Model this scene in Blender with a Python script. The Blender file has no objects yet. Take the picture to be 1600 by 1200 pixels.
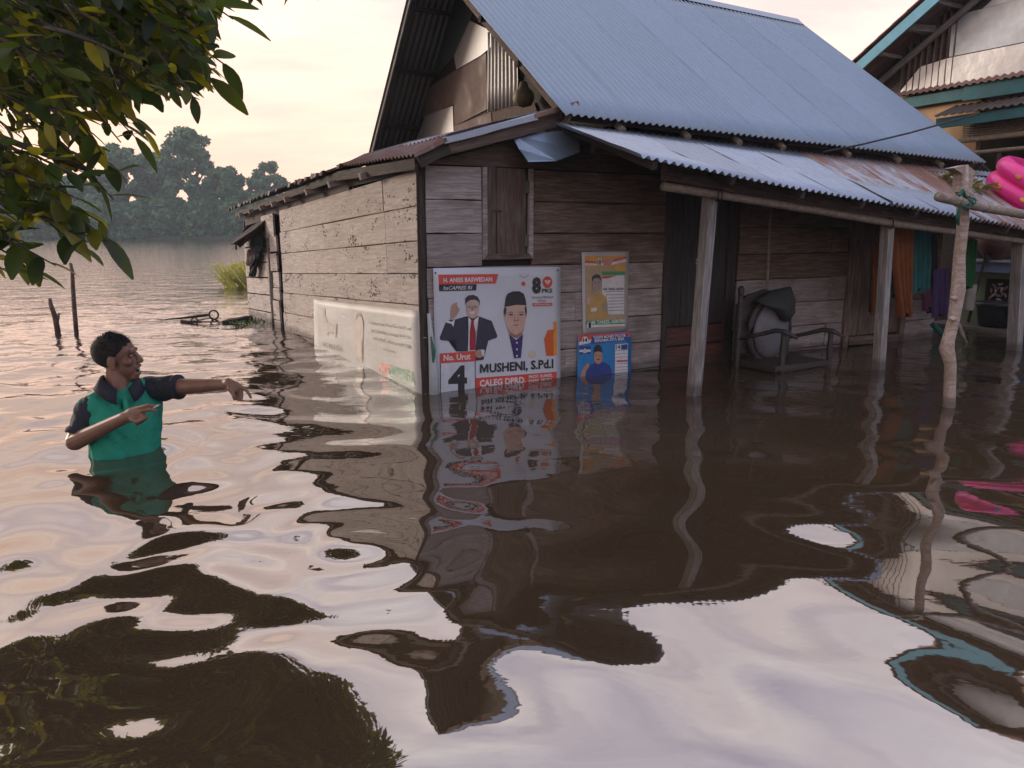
import bpy, bmesh, math, random
import numpy as np
from mathutils import Matrix, Vector
random.seed(7); RNG = np.random.default_rng(11)
R = math.radians
SC = bpy.context.scene

# ------------------------------------------------------------------ camera
FPX, H, PITCH = 1200.0, 1.07, math.atan(240 / 1200)
cd = bpy.data.cameras.new('camera'); co = bpy.data.objects.new('camera', cd); SC.collection.objects.link(co)
cd.sensor_fit = 'HORIZONTAL'; cd.sensor_width = 36; cd.lens = 36 * FPX / 1600
cd.clip_start = .05; cd.clip_end = 2000
co.location = (0, 0, H); co.rotation_euler = (math.pi / 2 - PITCH, 0, 0)
SC.camera = co

# ------------------------------------------------------------------ world, sun, exposure
SUN_AZ, SUN_EL = R(-62), R(9)          # azimuth from +Y (forward) to the right, elevation
wd = bpy.data.worlds.new('World'); SC.world = wd; wd.use_nodes = True
nt = wd.node_tree; nt.nodes.clear()
def wn(t, **k):
    n = nt.nodes.new(t)
    for a, b in k.items(): setattr(n, a, b)
    return n
def wl(a, b): nt.links.new(a, b)
sky = wn('ShaderNodeTexSky', sky_type='NISHITA', sun_disc=False); sky.sun_elevation = SUN_EL; sky.sun_rotation = SUN_AZ
sky.air_density = 1.2; sky.dust_density = 3.0
tc = wn('ShaderNodeTexCoord'); sp = wn('ShaderNodeSeparateXYZ'); wl(tc.outputs['Generated'], sp.inputs[0])
def wmath(op, a, b=None, c=None):
    n = wn('ShaderNodeMath', operation=op)
    for i, x in enumerate((a, b, c)):
        if x is None: continue
        if isinstance(x, (int, float)): n.inputs[i].default_value = x
        else: wl(x, n.inputs[i])
    return n.outputs[0]
zc = wmath('MAXIMUM', sp.outputs[2], 0.0)
# high thin cloud veil: peach at the horizon, lilac-grey overhead
ramp = wn('ShaderNodeValToRGB'); wl(zc, ramp.inputs[0])
cr = ramp.color_ramp
stops = [(0, (1.26, .78, .60)), (.10, (1.26, .84, .66)), (.24, (1.28, .99, .82)), (.45, (1.32, 1.18, 1.10)), (.75, (1.14, 1.12, 1.20)), (1, (1.0, 1.02, 1.16))]
while len(cr.elements) < len(stops): cr.elements.new(.5)
for e, (p_, c_) in zip(cr.elements, stops): e.position = p_; e.color = (*c_, 1)
den = wmath('ADD', zc, .18)
px_ = wmath('DIVIDE', sp.outputs[0], den); py_ = wmath('DIVIDE', sp.outputs[1], den)
cmb = wn('ShaderNodeCombineXYZ'); wl(px_, cmb.inputs[0]); wl(wmath('MULTIPLY', py_, 1.7), cmb.inputs[1])
nz = wn('ShaderNodeTexNoise'); nz.inputs['Scale'].default_value = 2.1; nz.inputs['Detail'].default_value = 5; nz.inputs['Roughness'].default_value = .5
wl(cmb.outputs[0], nz.inputs['Vector'])
cl = wn('ShaderNodeMapRange'); cl.inputs[1].default_value = .36; cl.inputs[2].default_value = .66; wl(nz.outputs[0], cl.inputs[0])
cmix = wn('ShaderNodeMix', data_type='RGBA', blend_type='MULTIPLY'); wl(ramp.outputs[0], cmix.inputs[6])
ctint = wn('ShaderNodeMix', data_type='RGBA'); ctint.inputs[6].default_value = (.64, .60, .71, 1); ctint.inputs[7].default_value = (1.16, 1.11, 1.07, 1)
wl(cl.outputs[0], ctint.inputs[0]); wl(ctint.outputs[2], cmix.inputs[7])
camt = wn('ShaderNodeMapRange'); camt.inputs[1].default_value = .06; camt.inputs[2].default_value = .5; camt.inputs[3].default_value = .25; camt.inputs[4].default_value = .95
wl(zc, camt.inputs[0]); wl(camt.outputs[0], cmix.inputs[0])
# away from the low sun the veil turns cool
dn = wn('ShaderNodeVectorMath', operation='DOT_PRODUCT'); wl(tc.outputs['Generated'], dn.inputs[0]); dn.inputs[1].default_value = (math.sin(SUN_AZ), math.cos(SUN_AZ), 0)
azr = wn('ShaderNodeValToRGB'); azm = wn('ShaderNodeMapRange'); azm.inputs[1].default_value = -1; azm.inputs[2].default_value = 1; wl(dn.outputs['Value'], azm.inputs[0]); wl(azm.outputs[0], azr.inputs[0])
az_stops = [(0, (.52, .62, .82)), (.25, (.62, .71, .90)), (.44, (.94, .96, 1.04)), (.7, (1.0, 1.0, 1.0)), (1, (1.10, 1.02, .96))]
while len(azr.color_ramp.elements) < len(az_stops): azr.color_ramp.elements.new(.5)
for e, (p_, c_) in zip(azr.color_ramp.elements, az_stops): e.position = p_; e.color = (*c_, 1)
cm2 = wn('ShaderNodeMix', data_type='RGBA', blend_type='MULTIPLY'); cm2.inputs[0].default_value = 1; wl(cmix.outputs[2], cm2.inputs[6]); wl(azr.outputs[0], cm2.inputs[7])
veil = wn('ShaderNodeMix', data_type='RGBA')          # clear sky seen through the veil
skb = wn('ShaderNodeMix', data_type='RGBA', blend_type='MULTIPLY'); skb.inputs[0].default_value = 1; skb.inputs[7].default_value = (.1, .1, .1, 1)
wl(sky.outputs[0], skb.inputs[6]); wl(skb.outputs[2], veil.inputs[6]); wl(cm2.outputs[2], veil.inputs[7]); veil.inputs[0].default_value = .86
bg = wn('ShaderNodeBackground'); bg.inputs[1].default_value = 1.08; wl(veil.outputs[2], bg.inputs[0])
wo = wn('ShaderNodeOutputWorld'); wl(bg.outputs[0], wo.inputs[0])
sl = bpy.data.lights.new('sun', 'SUN'); sl.energy = 2.0; sl.angle = R(14); sl.color = (1, .87, .74)
so = bpy.data.objects.new('sun', sl); SC.collection.objects.link(so)
sd = Vector((math.sin(SUN_AZ) * math.cos(SUN_EL), math.cos(SUN_AZ) * math.cos(SUN_EL), math.sin(SUN_EL)))
so.rotation_euler = sd.to_track_quat('Z', 'Y').to_euler(); so.location = (-20, 8, 12)
vs = SC.view_settings; vs.view_transform = 'Standard'; vs.look = 'None'; vs.exposure = 0.3; vs.gamma = 1; vs.use_curve_mapping = False
SC.cycles.use_denoising = True; SC.cycles.max_bounces = 8; SC.cycles.volume_bounces = 0
SC.cycles.sample_clamp_indirect = 6; SC.cycles.caustics_reflective = False; SC.cycles.caustics_refractive = False

# ------------------------------------------------------------------ pixel helpers (photo is 1600x1200)
FW = np.array([0, math.cos(PITCH), -math.sin(PITCH)]); UP = np.array([0, math.sin(PITCH), math.cos(PITCH)]); RT = np.array([1., 0, 0]); CAM = np.array([0, 0, H])
AZ = R(29.55); S = H / 1.35
LV = np.array([-math.sin(AZ), math.cos(AZ), 0]); FV = np.array([math.cos(AZ), math.sin(AZ), 0])
def ray(x, y): return FW + RT * (x - 800) / FPX + UP * (600 - y) / FPX
def onz(x, y, z=0):
    r = ray(x, y); return CAM + r * (z - H) / r[2]
def onY(x, y, yw):
    r = ray(x, y); return CAM + r * yw / r[1]
C0 = onz(665, 612)
# house frame: u along the front wall, v back along the side wall, z up; one unit = S metres
HM = Matrix.Translation(C0) @ Matrix.Rotation(AZ, 4, 'Z') @ Matrix.Scale(S, 4)
def uvz(P):
    d = P - C0; return np.array([d @ FV, d @ LV, P[2]]) / S
def onv(x, y, v=0):
    r = ray(x, y); t = ((C0 - CAM) @ LV + v * S) / (r @ LV); return uvz(CAM + r * t)
def onu(x, y, u=0):
    r = ray(x, y); t = ((C0 - CAM) @ FV + u * S) / (r @ FV); return uvz(CAM + r * t)
def W(u, v, z): return Vector(C0) + Vector(FV) * u * S + Vector(LV) * v * S + Vector((0, 0, z * S))

# ------------------------------------------------------------------ object helpers
WM = {}
def put(o, M, parent=None):
    if parent is not None:
        o.parent = parent; o.matrix_parent_inverse = WM[parent.name].inverted()
    o.matrix_basis = M; SC.collection.objects.link(o); WM[o.name] = M.copy(); return o
def tag(o, label=None, cat=None, group=None, kind=None):
    if label: o['label'] = label
    if cat: o['category'] = cat
    if group: o['group'] = group
    if kind: o['kind'] = kind
    return o
def thing(name, loc, label, cat, group=None):
    o = bpy.data.objects.new(name, None); o.empty_display_size = .1
    put(o, Matrix.Translation(Vector(loc))); return tag(o, label, cat, group)
def mk(name, vf, mat, parent=None, M=None, smooth=False):
    v, f = vf
    me = bpy.data.meshes.new(name); me.from_pydata([tuple(map(float, q)) for q in v], [], f); me.update()
    if smooth: me.polygons.foreach_set('use_smooth', [True] * len(me.polygons))
    me.materials.append(mat)
    return put(bpy.data.objects.new(name, me), M if M is not None else Matrix(), parent)
def join(*vfs):
    V = []; Fc = []
    for v, f in vfs:
        o = len(V); V += [tuple(q) for q in v]; Fc += [tuple(i + o for i in q) for q in f]
    return V, Fc
def box(c, s):
    x, y, z = c; a, b, d = s[0] / 2, s[1] / 2, s[2] / 2
    v = [(x - a, y - b, z - d), (x + a, y - b, z - d), (x + a, y + b, z - d), (x - a, y + b, z - d), (x - a, y - b, z + d), (x + a, y - b, z + d), (x + a, y + b, z + d), (x - a, y + b, z + d)]
    return v, [(0, 3, 2, 1), (4, 5, 6, 7), (0, 1, 5, 4), (1, 2, 6, 5), (2, 3, 7, 6), (3, 0, 4, 7)]
def rough_box(l, t, h, n=5, jit=.004, bev=.004):
    """board along X: length l, thickness t (Y), height h (Z); wavy edges, chamfered long edges"""
    V = []; Fc = []
    for i in range(n + 1):
        x = -l / 2 + l * i / n
        j = [random.uniform(-jit, jit) for _ in range(4)]
        ex = random.uniform(-jit, jit) * 2 if i in (0, n) else 0
        b = min(bev, t / 3, h / 3)
        ring = [(-t / 2, -h / 2 + b + j[0]), (-t / 2 + b, -h / 2 + j[0]), (t / 2, -h / 2 + j[1]), (t / 2, h / 2 + j[2]), (-t / 2 + b, h / 2 + j[3]), (-t / 2, h / 2 - b + j[3])]
        V += [(x + ex, a, c) for a, c in ring]
    for i in range(n):
        for k in range(6):
            a = i * 6 + k; b2 = i * 6 + (k + 1) % 6
            Fc.append((a, a + 6, b2 + 6, b2))
    Fc.append((5, 4, 3, 2, 1, 0)[::-1]); Fc.append(tuple(n * 6 + k for k in (5, 4, 3, 2, 1, 0)))
    return V, Fc
def flip(vf): return vf[0], [tuple(reversed(f)) for f in vf[1]]
def board(name, p0, p1, t, h, mat, parent, base=HM, jit=.004, roll=0, n=5):
    """board from p0 to p1 (centre line), thickness t, height h; local X along it"""
    a, b = Vector(p0), Vector(p1); d = b - a; l = d.length
    x = d.normalized(); up = Vector((0, 0, 1))
    if abs(x.z) > .9: up = Vector((-1, 0, 0)) if base is HM else Vector((0, -1, 0))
    y = up.cross(x).normalized(); z = x.cross(y)
    M = Matrix((x, y, z)).transposed().to_4x4(); M.translation = (a + b) / 2
    return mk(name, flip(rough_box(l, t, h, n, jit)), mat, parent, base @ M @ Matrix.Rotation(roll, 4, 'X'))
def prism(poly, axis, d0, d1):
    """extrude 2-D polygon; axis 'v': poly=(u,z), 'u': poly=(v,z), 'z': poly=(u,v)"""
    def mp(p, d): return {'v': (p[0], d, p[1]), 'u': (d, p[0], p[1]), 'z': (p[0], p[1], d)}[axis]
    n = len(poly); V = [mp(p, d0) for p in poly] + [mp(p, d1) for p in poly]
    Fc = [tuple(range(n)), tuple(range(2 * n - 1, n - 1, -1))] + [(i, i + n, (i + 1) % n + n, (i + 1) % n) for i in range(n)]
    bm = bmesh.new(); vs_ = [bm.verts.new(q) for q in V]
    for f in Fc: bm.faces.new([vs_[i] for i in f])
    bmesh.ops.recalc_face_normals(bm, faces=bm.faces)
    V = [tuple(q.co) for q in bm.verts]; bm.verts.index_update(); Fc = [tuple(q.index for q in f.verts) for f in bm.faces]; bm.free()
    return V, Fc
def tube(pts, rad, ns=8, caps=True, flat=None):
    pts = [Vector(p) for p in pts]; V = []; Fc = []; n = len(pts)
    if isinstance(rad, (int, float)): rad = [rad] * n
    ref = Vector((0, 0, 1)); d0 = (pts[-1] - pts[0]).normalized()
    if abs(d0.z) > .85: ref = Vector((1, 0, 0))
    for i in range(n):
        d = (pts[min(i + 1, n - 1)] - pts[max(i - 1, 0)]).normalized()
        a = ref.cross(d).normalized(); b = d.cross(a)
        for k in range(ns):
            t = 2 * math.pi * k / ns
            q = a * math.cos(t) * rad[i] * (flat or 1) + b * math.sin(t) * rad[i]
            V.append(tuple(pts[i] + q))
    for i in range(n - 1):
        for k in range(ns):
            a = i * ns + k; b = i * ns + (k + 1) % ns; Fc.append((a, b, b + ns, a + ns))
    if caps: Fc += [tuple(range(ns - 1, -1, -1)), tuple((n - 1) * ns + k for k in range(ns))]
    return V, Fc
def lathe(prof, ns=16, c=(0, 0, 0)):
    V = []; Fc = []
    for r, z in prof:
        for k in range(ns):
            t = 2 * math.pi * k / ns; V.append((c[0] + r * math.cos(t), c[1] + r * math.sin(t), c[2] + z))
    for i in range(len(prof) - 1):
        for k in range(ns):
            a = i * ns + k; b = i * ns + (k + 1) % ns; Fc.append((a, b, b + ns, a + ns))
    Fc += [tuple(range(ns - 1, -1, -1)), tuple((len(prof) - 1) * ns + k for k in range(ns))]
    return V, Fc
def ell(c, r, nu=12, nv=8, M=None):
    V = []; Fc = []
    for i in range(nv + 1):
        p = math.pi * i / nv
        for k in range(nu):
            t = 2 * math.pi * k / nu
            q = Vector((r[0] * math.sin(p) * math.cos(t), r[1] * math.sin(p) * math.sin(t), r[2] * math.cos(p)))
            if M is not None: q = M @ q
            V.append(tuple(Vector(c) + q))
    for i in range(nv):
        for k in range(nu):
            a = i * nu + k; b = i * nu + (k + 1) % nu; Fc.append((a, a + nu, b + nu, b))
    return V, Fc
def bil(A, B, Cc, D, s, t):
    A, B, Cc, D = map(np.array, (A, B, Cc, D)); return A * (1 - s) * (1 - t) + B * s * (1 - t) + Cc * s * t + D * (1 - s) * t
def corr(A, B, Cc, D, nw, amp, rows=6, spw=8, wob=.004, thick=.003, ph=0):
    """corrugated sheet: A-B low edge, D-C high edge; waves run along A->B"""
    A_, B_, D_ = map(np.array, (A, B, D)); nrm = np.cross(B_ - A_, D_ - A_); nrm = nrm / np.linalg.norm(nrm)
    nx = int(nw * spw); V = []; Fc = []
    wj = RNG.normal(0, wob, (rows + 1, 4)); ej = RNG.normal(0, wob, 400)
    for side in (0, 1):
        for j in range(rows + 1):
            for i in range(nx + 1):
                s, t = i / nx, j / rows
                q = bil(A, B, Cc, D, s, t)
                h = amp * math.cos(2 * math.pi * (i / spw) + ph) + np.interp(s, [0, .33, .66, 1], wj[j]) - side * thick
                q = q + nrm * h
                V.append(tuple(q))
    n1 = (rows + 1) * (nx + 1)
    for j in range(rows):
        for i in range(nx):
            a = j * (nx + 1) + i; Fc.append((a, a + 1, a + nx + 2, a + nx + 1)); Fc.append((n1 + a, n1 + a + nx + 1, n1 + a + nx + 2, n1 + a + 1))
    for i in range(nx):
        Fc.append((i, n1 + i, n1 + i + 1, i + 1)); b = rows * (nx + 1) + i; Fc.append((b, b + 1, n1 + b + 1, n1 + b))
    for j in range(rows):
        a = j * (nx + 1); Fc.append((a, a + nx + 1, n1 + a + nx + 1, n1 + a)); b = a + nx; Fc.append((b, n1 + b, n1 + b + nx + 1, b + nx + 1))
    return V, Fc

# ------------------------------------------------------------------ materials
class MT:
    def __init__(s, name):
        s.m = bpy.data.materials.new(name); s.m.use_nodes = True; s.t = s.m.node_tree; s.t.nodes.clear()
        s.out = s.n('ShaderNodeOutputMaterial'); s.p = s.n('ShaderNodeBsdfPrincipled'); s.l(s.p.outputs[0], s.out.inputs[0])
        s.tc = s.n('ShaderNodeTexCoord'); s.oi = s.n('ShaderNodeObjectInfo')
    def n(s, t, **k):
        q = s.t.nodes.new(t)
        for a, b in k.items(): setattr(q, a, b)
        return q
    def l(s, a, b): s.t.links.new(a, b)
    def setp(s, **k):
        for a, b in k.items():
            i = s.p.inputs[a.replace('_', ' ')]
            if isinstance(b, (int, float)): i.default_value = b
            elif isinstance(b, tuple): i.default_value = (*b, 1) if len(b) == 3 else b
            else: s.l(b, i)
    def vec(s, scale=(1, 1, 1), rnd=True, src='Object'):
        mp = s.n('ShaderNodeMapping'); mp.inputs['Scale'].default_value = scale; s.l(s.tc.outputs[src], mp.inputs[0])
        if rnd:
            m = s.n('ShaderNodeMath', operation='MULTIPLY'); s.l(s.oi.outputs['Random'], m.inputs[0]); m.inputs[1].default_value = 37.0
            c = s.n('ShaderNodeCombineXYZ')
            for i in range(3): s.l(m.outputs[0], c.inputs[i])
            s.l(c.outputs[0], mp.inputs['Location'])
        return mp.outputs[0]
    def noise(s, vec, scale, detail=4, rough=.55, dist=0):
        q = s.n('ShaderNodeTexNoise'); q.inputs['Scale'].default_value = scale; q.inputs['Detail'].default_value = detail; q.inputs['Roughness'].default_value = rough; q.inputs['Distortion'].default_value = dist
        s.l(vec, q.inputs['Vector']); return q.outputs[0]
    def ramp(s, fac, stops):
        q = s.n('ShaderNodeValToRGB'); e = q.color_ramp.elements
        while len(e) < len(stops): e.new(.5)
        for a, (p, c) in zip(e, stops): a.position = p; a.color = (*c, 1) if not isinstance(c, (int, float)) else (c, c, c, 1)
        s.l(fac, q.inputs[0]); return q.outputs[0]
    def mix(s, fac, a, b, mode='MIX'):
        q = s.n('ShaderNodeMix', data_type='RGBA', blend_type=mode)
        for i, x in ((0, fac), (6, a), (7, b)):
            if isinstance(x, (int, float)): q.inputs[i].default_value = x
            elif isinstance(x, tuple): q.inputs[i].default_value = (*x, 1)
            else: s.l(x, q.inputs[i])
        return q.outputs[2]
    def math(s, op, a, b=0.0):
        q = s.n('ShaderNodeMath', operation=op)
        for i, x in enumerate((a, b)):
            if isinstance(x, (int, float)): q.inputs[i].default_value = x
            else: s.l(x, q.inputs[i])
        return q.outputs[0]
    def rng(s, a, f0, f1, t0, t1):
        q = s.n('ShaderNodeMapRange')
        for i, x in enumerate((f0, f1, t0, t1)): q.inputs[i + 1].default_value = x
        s.l(a, q.inputs[0]); return q.outputs[0]
    def bump(s, h, strength=.3, dist=.01, normal=None):
        q = s.n('ShaderNodeBump'); q.inputs['Strength'].default_value = strength; q.inputs['Distance'].default_value = dist; s.l(h, q.inputs['Height'])
        if normal: s.l(normal, q.inputs['Normal'])
        s.l(q.outputs[0], s.p.inputs['Normal']); return q.outputs[0]
def mul(c, k): return tuple(x * k for x in c)
def wood(name, lo, hi, pits=0.0, stain=.5, stain_col=(.05, .035, .025), rvar=.35, rough=.85, grain=1.0):
    s = MT(name)
    g = s.noise(s.vec((1.2, 16, 16)), 3.0, 6, .62, .6)
    fine = s.noise(s.vec((3, 60, 60)), 4.0, 3, .6)
    big = s.noise(s.vec((1.6, 3, 3)), 1.6, 4, .6)
    col = s.ramp(g, [(.28, mul(lo, 1 - .25 * grain)), (.45, lo), (.62, hi), (.8, mul(hi, 1.1))])
    col = s.mix(s.rng(fine, .35, .7, 0, .35 * grain), col, mul(lo, .5))
    st = s.ramp(big, [(.45, 0.0), (.7, 1.0)])
    col = s.mix(s.math('MULTIPLY', st, stain), col, stain_col)
    h = s.math('ADD', g, s.math('MULTIPLY', fine, .5))
    if pits:
        vo = s.n('ShaderNodeTexVoronoi'); vo.inputs['Scale'].default_value = 26; 
        vd = s.n('ShaderNodeVectorMath', operation='ADD'); nzv = s.n('ShaderNodeTexNoise'); nzv.inputs['Scale'].default_value = 16; nzv.inputs['Detail'].default_value = 3; s.l(s.vec(), nzv.inputs['Vector'])
        vsx = s.n('ShaderNodeVectorMath', operation='SCALE'); s.l(nzv.outputs[1], vsx.inputs[0]); vsx.inputs['Scale'].default_value = .07; s.l(s.vec((.6, 1, 1.3)), vd.inputs[0]); s.l(vsx.outputs[0], vd.inputs[1]); s.l(vd.outputs[0], vo.inputs['Vector'])
        pm = s.noise(s.vec((1.2, 1.5, 2.5)), 2.2, 3, .6)
        thr = s.rng(pm, .42, .72, .0, .33 * pits)
        d = s.math('LESS_THAN', vo.outputs['Distance'], thr)
        col = s.mix(s.math('MULTIPLY', d, .85), col, (.035, .025, .02)); h = s.math('SUBTRACT', h, s.math('MULTIPLY', d, 1.5))
    nail = s.n('ShaderNodeTexVoronoi'); nail.inputs['Scale'].default_value = 2.6; s.l(s.vec((1, 1, 1)), nail.inputs['Vector'])
    nd = s.math('LESS_THAN', nail.outputs['Distance'], .045)
    col = s.mix(s.math('MULTIPLY', nd, .8), col, (.02, .015, .012))
    v = s.rng(s.oi.outputs['Random'], 0, 1, 1 - rvar, 1 + rvar * .6)
    hs = s.n('ShaderNodeHueSaturation'); s.l(v, hs.inputs['Value']); s.l(col, hs.inputs['Color'])
    gp = s.n('ShaderNodeNewGeometry'); gz = s.n('ShaderNodeSeparateXYZ'); s.l(gp.outputs['Position'], gz.inputs[0])      # boards soaked just above the flood
    wet = s.rng(s.math('ADD', gz.outputs[2], s.math('MULTIPLY', s.noise(s.vec((1, 1, 1)), 5, 4, .6), -.09)), -.01, .035, .62, 0)
    fin = s.mix(wet, hs.outputs[0], (.035, .026, .018))
    s.setp(Base_Color=fin, Roughness=rough); s.bump(h, .55, .012); return s.m
def metal(name, base, rust=0.0, rust_cols=((.16, .07, .045), (.28, .15, .10)), metallic=.55, rough=.42, dirt=.25, rvar=.12):
    s = MT(name)
    n1 = s.noise(s.vec((4, 1.1, 1.1)), 1.4, 5, .6, .4); n2 = s.noise(s.vec((30, 3, 3)), 2.0, 4, .6); sp_ = s.noise(s.vec((1, 1, 1)), 90, 2, .5)
    col = s.mix(s.rng(n2, .3, .75, 0, dirt), base, mul(base, .55))
    col = s.mix(s.rng(sp_, .66, .74, 0, .6), col, (.05, .05, .055))
    rm = s.rng(s.math('ADD', s.math('MULTIPLY', n1, .75), s.math('MULTIPLY', n2, .35)), .74 - .42 * rust, .84 - .3 * rust, 0, min(1, rust * 1.6))
    rc = s.mix(s.rng(n2, .3, .7, 0, 1), rust_cols[0], rust_cols[1])
    col = s.mix(rm, col, rc)
    v = s.rng(s.oi.outputs['Random'], 0, 1, 1 - rvar, 1 + rvar)
    hs = s.n('ShaderNodeHueSaturation'); s.l(v, hs.inputs['Value']); s.l(col, hs.inputs['Color'])
    s.setp(Base_Color=hs.outputs[0], Metallic=s.math('MULTIPLY', s.math('SUBTRACT', 1.0, rm), metallic), Roughness=s.rng(rm, 0, 1, rough, .9))
    s.bump(s.noise(s.vec((1, 1, 1)), 9, 4, .6), .25, .006); return s.m
def plain(name, col, rough=.7, var=.25, scale=6, bump=.15, metallic=0, stain=None, fold=False, sheen=0, spec=.5):
    s = MT(name); n1 = s.noise(s.vec(), scale, 5, .6); n2 = s.noise(s.vec(), scale * 9, 3, .6)
    c = s.mix(s.rng(n1, .3, .7, 0, 1), mul(col, 1 - var), mul(col, 1 + var * .5))
    if stain: c = s.mix(s.rng(s.noise(s.vec((1, 1, .35)), scale * .5, 5, .65), .5, .72, 0, .75), c, stain)
    s.setp(Base_Color=c, Roughness=rough, Metallic=metallic); s.p.inputs['Specular IOR Level'].default_value = spec
    s.bump(s.math('ADD', n1, s.math('MULTIPLY', n2, .4)), bump, .01); return s.m
def leafmat(name, cols, trans=.45, tcol=(.5, .55, .04)):
    s = MT(name); g = s.n('ShaderNodeNewGeometry')
    r = s.math('FRACT', s.math('ADD', s.oi.outputs['Random'], g.outputs['Random Per Island']))
    c = s.ramp(r, [(i / (len(cols) - 1), q) for i, q in enumerate(cols)])
    n = s.noise(s.vec(), 25, 3, .6); c = s.mix(s.rng(n, .3, .7, 0, .3), c, mul(cols[0], .6))
    s.setp(Base_Color=c, Roughness=.42)
    tb = s.n('ShaderNodeBsdfTranslucent'); s.l(s.mix(s.rng(r, .66, .92, .06, .9), s.mix(.3, c, (.10, .22, .02)), tcol), tb.inputs[0])
    ms = s.n('ShaderNodeMixShader'); ms.inputs[0].default_value = trans; s.l(s.p.outputs[0], ms.inputs[1]); s.l(tb.outputs[0], ms.inputs[2]); s.l(ms.outputs[0], s.out.inputs[0]); return s.m
def printm(name, col): return plain('print_' + name, col, .38, .16, 13, .02)

M_ = {}
M_['wood_pale'] = wood('weathered_pale_board', (.47, .42, .40), (.60, .555, .535), pits=1.7, stain=.28, stain_col=(.30, .24, .21), rvar=.10, grain=.45)
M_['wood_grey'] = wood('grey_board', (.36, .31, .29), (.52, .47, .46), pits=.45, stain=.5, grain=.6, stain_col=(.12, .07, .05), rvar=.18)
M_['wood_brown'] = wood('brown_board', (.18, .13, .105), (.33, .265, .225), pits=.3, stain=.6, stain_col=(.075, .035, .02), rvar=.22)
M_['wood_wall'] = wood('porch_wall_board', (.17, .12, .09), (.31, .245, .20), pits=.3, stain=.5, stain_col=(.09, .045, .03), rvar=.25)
M_['wood_shutter'] = wood('shutter_board', (.12, .085, .07), (.22, .165, .14), pits=.1, stain=.6, stain_col=(.09, .045, .035), rvar=.15)
M_['wood_dark'] = wood('dark_timber', (.035, .026, .022), (.085, .065, .055), stain=.4, rvar=.3)
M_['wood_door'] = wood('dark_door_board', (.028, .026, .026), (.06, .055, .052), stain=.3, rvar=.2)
M_['wood_post'] = wood('grey_post_timber', (.24, .23, .22), (.42, .40, .39), pits=.25, stain=.4, stain_col=(.09, .085, .08), rvar=.1)
M_['wood_peeled'] = wood('peeled_pole_wood', (.42, .33, .28), (.62, .52, .46), pits=.12, stain=.3, stain_col=(.22, .15, .11), rvar=.05)
M_['bamboo'] = wood('bamboo_skin', (.27, .22, .17), (.42, .36, .29), stain=.35, stain_col=(.12, .09, .07), rvar=.1, rough=.5)
M_['red_panel'] = wood('red_brown_painted_board', (.10, .035, .028), (.16, .06, .05), stain=.5, rvar=.1)
M_['galv'] = metal('galvanised_sheet', (.235, .305, .385), rust=.06, rough=.40, metallic=.55, rvar=.05)
M_['galv_light'] = metal('galvanised_sheet_light', (.35, .41, .49), rust=.14, rough=.38, metallic=.6, dirt=.45)
M_['galv_rusty'] = metal('galvanised_sheet_rusty', (.36, .39, .44), rust=.62, rough=.45, metallic=.5)
M_['rust_sheet'] = metal('rusty_sheet', (.36, .34, .36), rust=.95, rust_cols=((.17, .085, .06), (.30, .185, .145)), rough=.6, metallic=.3)
M_['old_sheet'] = metal('old_dark_sheet', (.12, .11, .105), rust=.6, rust_cols=((.05, .035, .028), (.11, .075, .055)), rough=.7, metallic=.2)
M_['under_sheet'] = metal('dull_green_grey_sheet', (.15, .165, .155), rust=.12, rough=.55, metallic=.35)
M_['brown_patch'] = metal('brown_patch_sheet', (.22, .16, .14), rust=.75, rust_cols=((.13, .085, .07), (.24, .165, .14)), rough=.65, metallic=.15)
M_['pale_patch'] = metal('pale_patch_sheet', (.42, .40, .39), rust=.25, rough=.5, metallic=.3)
M_['backing'] = plain('dark_backing', (.022, .018, .016), .95)
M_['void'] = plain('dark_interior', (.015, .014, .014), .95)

# ------------------------------------------------------------------ water and ground
def grid_coords(lo, hi, step, far, g=1.16):
    c = list(np.arange(lo, hi + step / 2, step)); a, d = c[-1], step
    while a < far: d *= g; a += d; c.append(a)
    a, d = c[0], step; pre = []
    while a > -far: d *= g; a -= d; pre.append(a)
    return np.array(pre[::-1] + c)
gx = grid_coords(-6.0, 6.5, .034, 150); gy = grid_coords(.7, 12.0, .034, 150)
X, Y = np.meshgrid(gx, gy)
man0 = onz(195, 700)
def waves(n, l0, l1, slope, seed, dirs=None):
    r = np.random.default_rng(seed); Z = np.zeros_like(X)
    for _ in range(n):
        lam = math.exp(r.uniform(math.log(l0), math.log(l1))); th = r.uniform(0, 2 * math.pi) if dirs is None else r.normal(dirs[0], dirs[1])
        k = 2 * math.pi / lam; Z += (slope / k) * math.sqrt(2 / n) * np.sin(k * (X * math.cos(th) + Y * math.sin(th)) + r.uniform(0, 6.283))
    return Z
DM = np.hypot(X - man0[0], Y - man0[1])
left = 1 / (1 + np.exp((X + .75 + .12 * (Y - 3)) / .35))
near_man = np.exp(-(DM / 1.5) ** 2)
Zw = waves(26, .8, 2.2, .026, 1, (1.2, .7)) + waves(40, .32, .8, .026, 2, (1.35, .75)) * (1 + 1.5 * left)
Zw += waves(50, .13, .36, .046, 3, (1.4, .65)) * np.clip(.10 + .95 * left + .6 * near_man, 0, 1.4) * (.55 + .45 * np.sin(X * 1.9 + 1.3 * np.sin(Y * 1.4)) * np.sin(Y * 1.7 + .8))
k_ = 2 * math.pi / .32
for cx, cy, a, w in ((man0[0], man0[1], .0035, 1.3), (-.55, 2.55, .003, .55), (-.95, 2.2, .003, .5)):   # rings round the wading man
    D = np.hypot(X - cx, Y - cy); Zw += a * np.sin(k_ * D * (1 if w > 1 else 1.5)) * np.exp(-(D / w) ** 2)
fade = 1 / (1 + np.exp((np.hypot(X, Y - 3) - 10.0) / .9)); core = ((X > -5.9) & (X < 6.4) & (Y > .75) & (Y < 11.9))
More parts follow.
